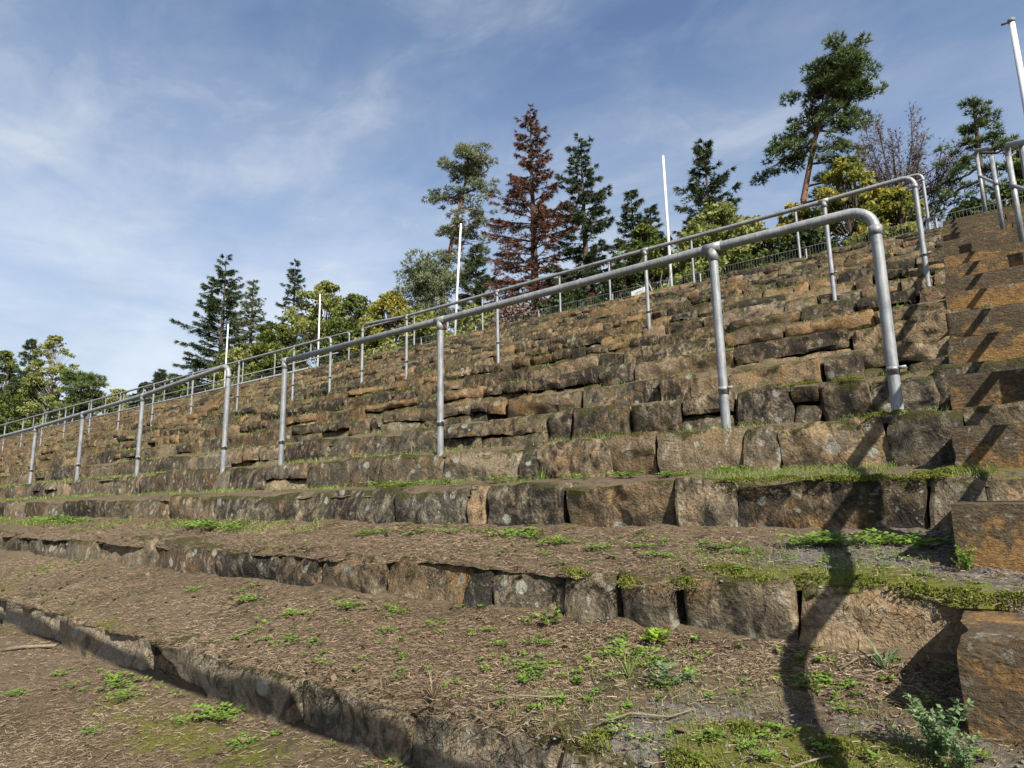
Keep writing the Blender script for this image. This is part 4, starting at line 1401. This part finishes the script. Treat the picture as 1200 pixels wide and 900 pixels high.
def rosette(n_stems, rad_, leaf, hgt, upright=0.4):
    """low weed: stems from a centre each with paired leaflets; local coords"""
    C, U, N = [], [], []
    for i in range(n_stems):
        az = rng.uniform(0, 6.283)
        L = rad_ * rng.uniform(0.25, 1.0)
        rise = hgt * rng.uniform(0.3, 1.1)
        m = max(2, int(L / (leaf * 0.75)))
        for j in range(m):
            f = (j + 1) / m
            p = np.array([math.cos(az) * L * f, math.sin(az) * L * f, rise * math.sin(min(1, f) * 1.9) + 0.004])
            for sg_ in (-1, 1):
                a2 = az + sg_ * rng.uniform(0.5, 1.2)
                C.append(p)
                U.append((math.cos(a2), math.sin(a2), rng.uniform(0.0, upright)))
    C, U = np.array(C), unit(np.array(U))
    m = len(C)
    l = leaf * rng.uniform(0.6, 1.25, (m, 1))
    side = unit(np.cross(U, np.array([0, 0, 1.0]) + rand_unit(m) * 0.35)) * l * 0.30
    nrm = unit(np.cross(side, U))
    a, tip, mid = C, C + U * l, C + U * l * 0.5 - nrm * l * 0.06
    T = np.concatenate([np.stack([a, mid + side, tip], 1), np.stack([a, tip, mid - side], 1)])
    v = np.clip(rng.normal(0.5, 0.22, m), 0, 1)
    return T, np.concatenate([v, v])


WEEDS = {
    0: [(-3.52, 1.38, .13), (-3.3, 1.36, .08), (-4.05, 1.33, .06), (-2.62, 1.43, .10), (-3.06, 1.16, .05), (-2.3, 1.35, .06), (-3.95, 1.13, .06), (-2.75, 1.36, .06)],
    1: [(-4.15, 2.06, .09), (-3.47, 2.02, .08), (-2.88, 1.95, .08), (-2.9, 1.74, .04), (-2.69, 2.14, .09), (-2.37, 2.13, .08), (-2.04, 2.08, .055), (-1.74, 2.07, .05), (-1.48, 2.07, .085), (-1.42, 2.03, .05),
        (-1.36, 1.87, .07), (-1.33, 1.77, .055), (-1.19, 1.70, .04), (-1.11, 2.05, .085), (-1.02, 2.0, .06), (-0.9, 1.87, .05), (-0.46, 2.06, .07), (-0.52, 2.03, .05), (-0.58, 1.67, .04), (-0.69, 1.66, .035), (-0.42, 1.95, .04)],
    2: [(-3.31, 2.73, .11), (-2.95, 2.80, .09), (-2.68, 2.86, .10), (-2.2, 2.82, .13), (-2.05, 2.8, .08), (-1.82, 2.67, .09), (-1.51, 2.61, .08), (-1.35, 2.68, .06), (-1.19, 2.51, .07), (-0.98, 2.69, .07), (-0.88, 2.6, .05),
        (-0.66, 2.72, .10), (-0.55, 2.78, .13), (-0.44, 2.82, .13), (-0.33, 2.83, .12), (-9.15, 2.80, .25), (-8.6, 2.78, .2), (-9.7, 2.8, .2), (-5.22, 2.76, .2), (-5.6, 2.76, .18), (-4.9, 2.75, .15)],
}
WEEDS[3] = [(-4.1, 3.5, .16), (-3.75, 3.48, .18), (-3.3, 3.5, .13), (-2.85, 3.5, .12), (-2.16, 3.45, .12), (-1.84, 3.48, .12), (-1.5, 3.4, .08), (-1.22, 3.42, .10)]
wl = {3: 'low weed clump on the narrow ledge of the eye level step', 0: 'green weed clump on the bottom left ground', 1: 'low weed clump on the tread above the lowest step',
      2: 'low weed clump at the foot of the eye level step'}
protos = []
for i in range(7):
    T, v = rosette(rng.integers(14, 26), 1.0, 0.17, 0.22)
    protos.append(tri_mesh('weed', T, v, WEED))
ORD = ['leftmost', 'second from the left', 'third from the left', 'fourth from the left', 'fifth from the left', 'sixth from the left', 'seventh from the left',
       'eighth from the left', 'ninth from the left', 'tenth from the left', 'eleventh from the left', 'eleventh from the right', 'tenth from the right', 'ninth from the right',
       'eighth from the right', 'seventh from the right', 'sixth from the right', 'fifth from the right', 'fourth from the right', 'third from the right', 'second from the right', 'rightmost']
for k, lst in WEEDS.items():
    lst = sorted(lst, key=lambda q: q[0] / q[1])
    nw = len(lst)
    for i, (x, y, s) in enumerate(lst):
        z = float(tread_z(k, np.array([x]), np.array([y]))[0])
        o = new_obj('weed_clump', protos[(i * 3 + k) % 7], None, (x, y, z))
        s2 = s * rng.uniform(1.1, 1.5)
        o.scale = (s2, s2, max(s2, 0.06) * rng.uniform(0.8, 1.3))
        o.rotation_euler = (0, 0, rng.uniform(0, 6.28))
        place = ORD[i] if i < nw / 2 else ORD[22 - (nw - i)]
        tag(o, wl[k] + ', ' + place, 'weed', 'green weed clumps on tread %s' % {0: 'at the bottom left', 1: 'above the lowest step', 2: 'below the eye level step', 3: 'on the eye level ledge'}[k])


def put(name, T, v, mat, x, y, k, label, cat='plant', group=None):
    z = float(tread_z(k, np.array([x]), np.array([y]))[0])
    o = new_obj(name, tri_mesh(name, T, v, mat), None, (x, y, z))
    return tag(o, label, cat, group)


T, v = rosette(16, 0.045, 0.03, 0.05, 0.8)
put('leafy_weed', T, v, WEEDY, -1.05, 2.16, 1, 'bright yellow green leafy weed in the crack at the foot of the second step')
T, v = rosette(10, 0.04, 0.028, 0.07, 0.9)
put('leafy_weed', T, v, WEED, -1.5, 2.16, 1, 'upright green weed against the foot of the second step')
T, v = rosette(16, 0.07, 0.026, 0.05, 0.7)
put('leafy_weed', T, v, WEEDG, -0.88, 1.88, 1, 'grey green feathery weed in the middle of the tread above the lowest step')
# tall grey-green plant by the lowest stair block
parts_T, parts_v = [], []
for i in range(15):
    az = rng.uniform(0, 6.28)
    lean = rng.uniform(0.02, 0.10)
    hh = rng.uniform(0.08, 0.19)
    m = 9
    f = np.linspace(0.1, 1, m)
    c = np.stack([math.cos(az) * lean * f, math.sin(az) * lean * f, hh * f], -1)
    for sg_ in range(6):
        d = unit(rand_unit(m) + np.array([0, 0, 0.5]))
        l = rng.uniform(0.012, 0.022, (m, 1))
        s = unit(np.cross(d, rand_unit(m))) * l * 0.26
        parts_T += [np.stack([c, c + d * l * 0.5 + s, c + d * l], 1), np.stack([c, c + d * l, c + d * l * 0.5 - s], 1)]
        vv = np.clip(rng.normal(0.55, 0.2, m), 0, 1)
        parts_v += [vv, vv]
    stem = np.array([[(-0.002, 0, 0), (0.002, 0, 0), c[-1]]])
    parts_T.append(stem)
    parts_v.append(np.array([0.2]))
PT, PV = np.concatenate(parts_T), np.concatenate(parts_v)
put('bushy_weed', PT * np.array([1.0, 1.0, 0.66]), PV, WEEDG, -0.205, 1.80, 1, 'bushy grey green plant in front of the lowest ochre stair block')
put('bushy_weed', PT * np.array([0.55, 0.55, 0.5]), PV, WEEDG, -0.16, 1.74, 1, 'smaller grey green plant at the bottom right below the bushy one')
put('bushy_weed', PT * np.array([0.45, 0.45, 0.4]), PV, WEED, -0.15, 2.48, 2, 'small green sprig against the second ochre stair block')


def blades(n, length, width, spread):
    az = rng.uniform(0, 6.283, n)
    d = unit(np.stack([np.cos(az) * spread, np.sin(az) * spread, np.ones(n)], -1) * rng.uniform(0.5, 1.2, (n, 1)) + np.array([0, 0, 0.2]))
    l = length * rng.uniform(0.5, 1.15, (n, 1))
    c = np.stack([np.cos(az), np.sin(az), np.zeros(n)], -1) * width * 1.5
    s = np.stack([-np.sin(az), np.cos(az), np.zeros(n)], -1) * width
    mid = c + d * l * 0.55
    tip = c + d * l + np.stack([np.cos(az), np.sin(az), np.zeros(n) - 0.3], -1) * l * 0.22
    T = np.concatenate([np.stack([c - s, c + s, mid + s * 0.8], 1), np.stack([c - s, mid + s * 0.8, mid - s * 0.8], 1), np.stack([mid - s * 0.8, mid + s * 0.8, tip], 1)])
    v = rng.uniform(0.2, 0.8, n)
    return T, np.concatenate([v, v, v])


T, v = blades(9, 0.10, 0.004, 1.0)
put('grass_tuft', T, v, WEEDG, -0.36, 2.19, 1, 'star shaped grass tuft in front of the shadowed stone by the stair', 'grass tuft')
T, v = blades(11, 0.13, 0.005, 0.7)
put('grass_tuft', T, v, WEED, -2.58, 3.66, 3, 'upright grass tuft on the ledge of the eye level step', 'grass tuft')
T, v = blades(26, 0.10, 0.0012, 0.8)
put('grass_tuft', T, v, GRASS, -1.03, 1.90, 1, 'thin dry grass tuft on the tread above the lowest step', 'grass tuft')
T, v = blades(40, 0.12, 0.0012, 0.9)
put('grass_tuft', T, v, NEEDLE, -1.55, 1.56, 1, 'hanging dry grass tuft over the edge of the lowest step', 'grass tuft')


def grass_strip(k, xa, xb, n, length, label, back=False, mat=GRASS, width=0.0016, t0=0.0, t1=0.3):
    x = rng.uniform(xa, xb, n)
    clump = fbm(np.stack([x * 3, np.full(n, k * 9.0), np.zeros(n)], -1), 91, 3)
    keep = clump > -0.05
    x = x[keep]
    n = len(x)
    t = rng.uniform(t0, t1, n)
    y = Yk(k) + edge_off(k, x) + RUN * t
    z = tread_z(k, x, y) - 0.004
    az = rng.uniform(0, 6.283, n)
    lean = rng.uniform(0.1, 0.9, n)
    l = length * rng.uniform(0.4, 1.2, n)
    c = np.stack([x, y, z], -1)
    d = np.stack([np.cos(az) * lean, np.sin(az) * lean, np.ones(n)], -1)
    d = unit(d) * l[:, None]
    wv = width * np.clip(np.hypot(x, y) / 3.0, 1, 5)
    s = np.stack([-np.sin(az), np.cos(az), np.zeros(n)], -1) * wv[:, None]
    mid = c + d * 0.55
    tip = c + d * 0.95 + np.stack([np.cos(az), np.sin(az), -0.2 * np.ones(n)], -1) * (l * 0.3)[:, None]
    T = np.concatenate([np.stack([c - s, c + s, mid], 1), np.stack([mid - s * 0.7, mid + s * 0.7, tip], 1)])
    v = np.clip(rng.normal(0.5, 0.25, n), 0, 1)
    tag(new_obj('grass', tri_mesh('grass', T, np.concatenate([v, v]), mat)), label, 'grass', None, 'stuff')


grass_strip(2, -14, -4, 9000, 0.055, 'short green grass on the second step at the left', t0=0.5, t1=0.98)
grass_strip(3, -22, -1.2, 15000, 0.05, 'strip of short green grass on the eye level ledge', t0=0.55, t1=0.99)
grass_strip(3, -1.4, -0.05, 4200, 0.045, 'mossy grass on the ledge beside the stair', t0=0.0, t1=0.95)
grass_strip(4, -24, -0.2, 12000, 0.055, 'grass along the ledge with the front railing', t0=0.02, t1=0.95)
grass_strip(2, -1.2, -0.1, 2600, 0.03, 'short grass on the mossy ledge right of the middle', t0=0.05, t1=0.6)
grass_strip(1, -1.3, -0.1, 3500, 0.025, 'short grass between moss and grit at the bottom right', t0=0.0, t1=0.7)
for k in (5, 6, 7, 8, 9, 10, 12, 14):
    grass_strip(k, -26, -0.3, 1800, 0.06, 'sparse grass on an upper ledge, %s above the front railing' % {5: 'first', 6: 'second', 7: 'third', 8: 'fourth', 9: 'fifth', 10: 'sixth', 12: 'eighth', 14: 'tenth'}[k], t0=0.02, t1=0.4)
# crest grass
n = 16000
x = rng.uniform(-52, 3, n)
y = rng.uniform(13.3, 15.2, n)
c = np.stack([x, y, np.full(n, 4.60)], -1)
az = rng.uniform(0, 6.28, n)
l = rng.uniform(0.06, 0.24, n)
d = unit(np.stack([np.cos(az) * 0.6, np.sin(az) * 0.6, np.ones(n)], -1)) * l[:, None]
s = np.stack([-np.sin(az), np.cos(az), np.zeros(n)], -1) * 0.007
T = np.stack([c - s, c + s, c + d], 1)
tag(new_obj('grass', tri_mesh('grass', T, rng.uniform(0.1, 0.8, n), GRASS)), 'rough grass along the crest of the grandstand', 'grass', None, 'stuff')


def moss_patch(k, spots, label, n_each=1500):
    Ts, vs = [], []
    for (x, t, rx, ry) in spots:
        m = int(n_each * rx * ry / 0.004)
        m = min(max(m, 300), 6000)
        a = rng.uniform(0, 6.283, m)
        q = np.sqrt(rng.uniform(0, 1, m))
        xx = x + np.cos(a) * q * rx * (1 + 0.35 * np.sin(3 * a + x * 9))
        yy = Yk(k) + RUN * t + np.sin(a) * q * ry
        zz = tread_z(k, xx, yy) + 0.020 * np.clip(1 - q * q, 0, 1) - 0.003
        zz = np.maximum(zz, tread_z(k, xx, np.maximum(yy, Yk(k) - 0.04)) - 0.02)
        c = np.stack([xx, yy, zz], -1)
        d = unit(rand_unit(m) * 0.7 + np.array([0, -0.2, 0.8])) * rng.uniform(0.004, 0.009, (m, 1))
        s = unit(np.cross(d, rand_unit(m))) * 0.0028
        Ts.append(np.stack([c - s, c + s, c + d], 1))
        vs.append(np.clip(rng.normal(0.5, 0.2, m) + 0.3 * fbm(c * 12, 71, 2), 0, 1))
    tag(new_obj('moss', tri_mesh('moss', np.concatenate(Ts), np.concatenate(vs), MOSS)), label, 'moss', None, 'stuff')


moss_patch(1, [(-0.70, 0.05, .06, .05), (-0.60, 0.03, .05, .035), (-0.50, 0.04, .05, .035), (-0.42, 0.14, .12, .08), (-0.28, 0.12, .11, .07), (-0.62, 0.30, .05, .035), (-0.40, 0.33, .07, .04), (-0.95, 0.06, .05, .03)], 'yellow green moss cushions at the bottom right edge')
moss_patch(2, [(-0.74, 0.03, .07, .025), (-0.57, 0.05, .05, .02), (-0.40, 0.06, .06, .02), (-0.27, 0.03, .06, .025), (-0.16, 0.02, .08, .025), (-0.04, 0.05, .05, .02), (-0.98, 0.0, .06, .03), (-1.20, -0.02, .05, .03), (-1.45, 0.0, .06, .03), (-0.85, 0.12, .08, .04)], 'yellow green moss along the edge of the second step near the stair')
moss_patch(3, [(-1.0, 0.02, .10, .03), (-0.82, 0.02, .12, .03), (-0.60, 0.03, .12, .035), (-0.44, 0.05, .08, .04), (-0.28, 0.08, .07, .06), (-0.20, 0.3, .07, .08), (-0.12, 0.5, .06, .06)], 'moss on the ledge of the eye level step near the stair')
moss_patch(4, [(-0.52, 0.02, .06, .03), (-0.42, 0.02, .05, .03), (-1.0, 0.9, .10, .03)], 'moss below the bent end of the front railing')
moss_patch(5, [(-1.05, 0.03, .12, .03), (-0.75, 0.03, .08, .03), (-0.5, 0.05, .08, .03)], 'moss on the ledge behind the front railing')

# tiny seedlings (nobody could count them) and fallen leaves
for k, n, xa, xb, lab in ((0, 160, -6.5, -1.0, 'tiny green seedlings dotted over the bottom left ground'), (1, 420, -7, -0.1, 'tiny green seedlings dotted over the tread above the lowest step'),
                          (2, 420, -9, -0.1, 'tiny green seedlings dotted over the tread below the eye level step')):
    x, y, z = scatter(k, xa, xb, n, 0.05)
    dens = fbm(np.stack([x * 1.1, y * 1.6, np.full(n, k * 4.0)], -1), 55, 3)
    keep = dens + 0.25 * (x > -2.2) > 0.02
    Ts, vs = [], []
    for px, py, pz in zip(x[keep], y[keep], z[keep]):
        T, v = rosette(rng.integers(4, 8), rng.uniform(0.012, 0.04), rng.uniform(0.010, 0.018), rng.uniform(0.008, 0.025), 0.5)
        Ts.append(T + np.array([px, py, pz]))
        vs.append(v)
    tag(new_obj('seedlings', tri_mesh('seedlings', np.concatenate(Ts), np.concatenate(vs), WEED)), lab, 'seedlings', None, 'stuff')
Ts = []
for k, n, xa in ((0, 60, -6), (1, 200, -7), (2, 160, -9)):
    x, y, z = scatter(k, xa, 0.0, n, 0.0)
    Ts.append(leaves(np.stack([x, y, z + 0.008], -1), 0.026, 1.2, 1.4))
T = np.concatenate(Ts)
tag(new_obj('fallen_leaves', tri_mesh('fallen_leaves', T, rng.uniform(0, 0.45, len(T)), NEEDLE)), 'small curled brown fallen leaves among the needles', 'fallen leaves', None, 'stuff')

# twigs and sticks
def stick(k, pts, r, label):
    P = []
    for (x, y, h) in pts:
        P.append((x, y, float(tread_z(k, np.array([x]), np.array([y]))[0]) + h))
    P = np.array(P)
    o0 = P[0].copy()
    V, F = tube(P - o0, np.linspace(r, r * 0.5, len(P)), 7)
    tag(new_obj('dry_stick', poly_mesh('dry_stick', V, F, TWIG), None, tuple(o0)), label, 'stick', 'dry sticks lying on the treads')


stick(0, [(-4.95, 1.30, 0.01), (-4.80, 1.38, 0.02), (-4.60, 1.48, 0.02)], 0.014, 'long dark stick on the ground at the left edge')
stick(1, [(-0.97, 1.60, 0.012), (-0.90, 1.66, 0.02), (-0.80, 1.69, 0.015), (-0.76, 1.74, 0.02)], 0.0035, 'thin pale curved stick near the lower edge right of the middle')
stick(1, [(-0.50, 1.60, 0.012), (-0.44, 1.66, 0.02), (-0.41, 1.70, 0.012)], 0.0035, 'short pale stick on the moss at the bottom right')
stick(1, [(-0.47, 2.14, 0.01), (-0.42, 2.19, 0.025), (-0.38, 2.21, 0.02)], 0.0035, 'short pale twig at the foot of the shadowed stone by the stair')
stick(1, [(-1.36, 1.58, 0.012), (-1.28, 1.62, 0.03), (-1.18, 1.66, 0.02), (-1.12, 1.72, 0.01)], 0.003, 'thin bent twig at the edge of the lowest step')
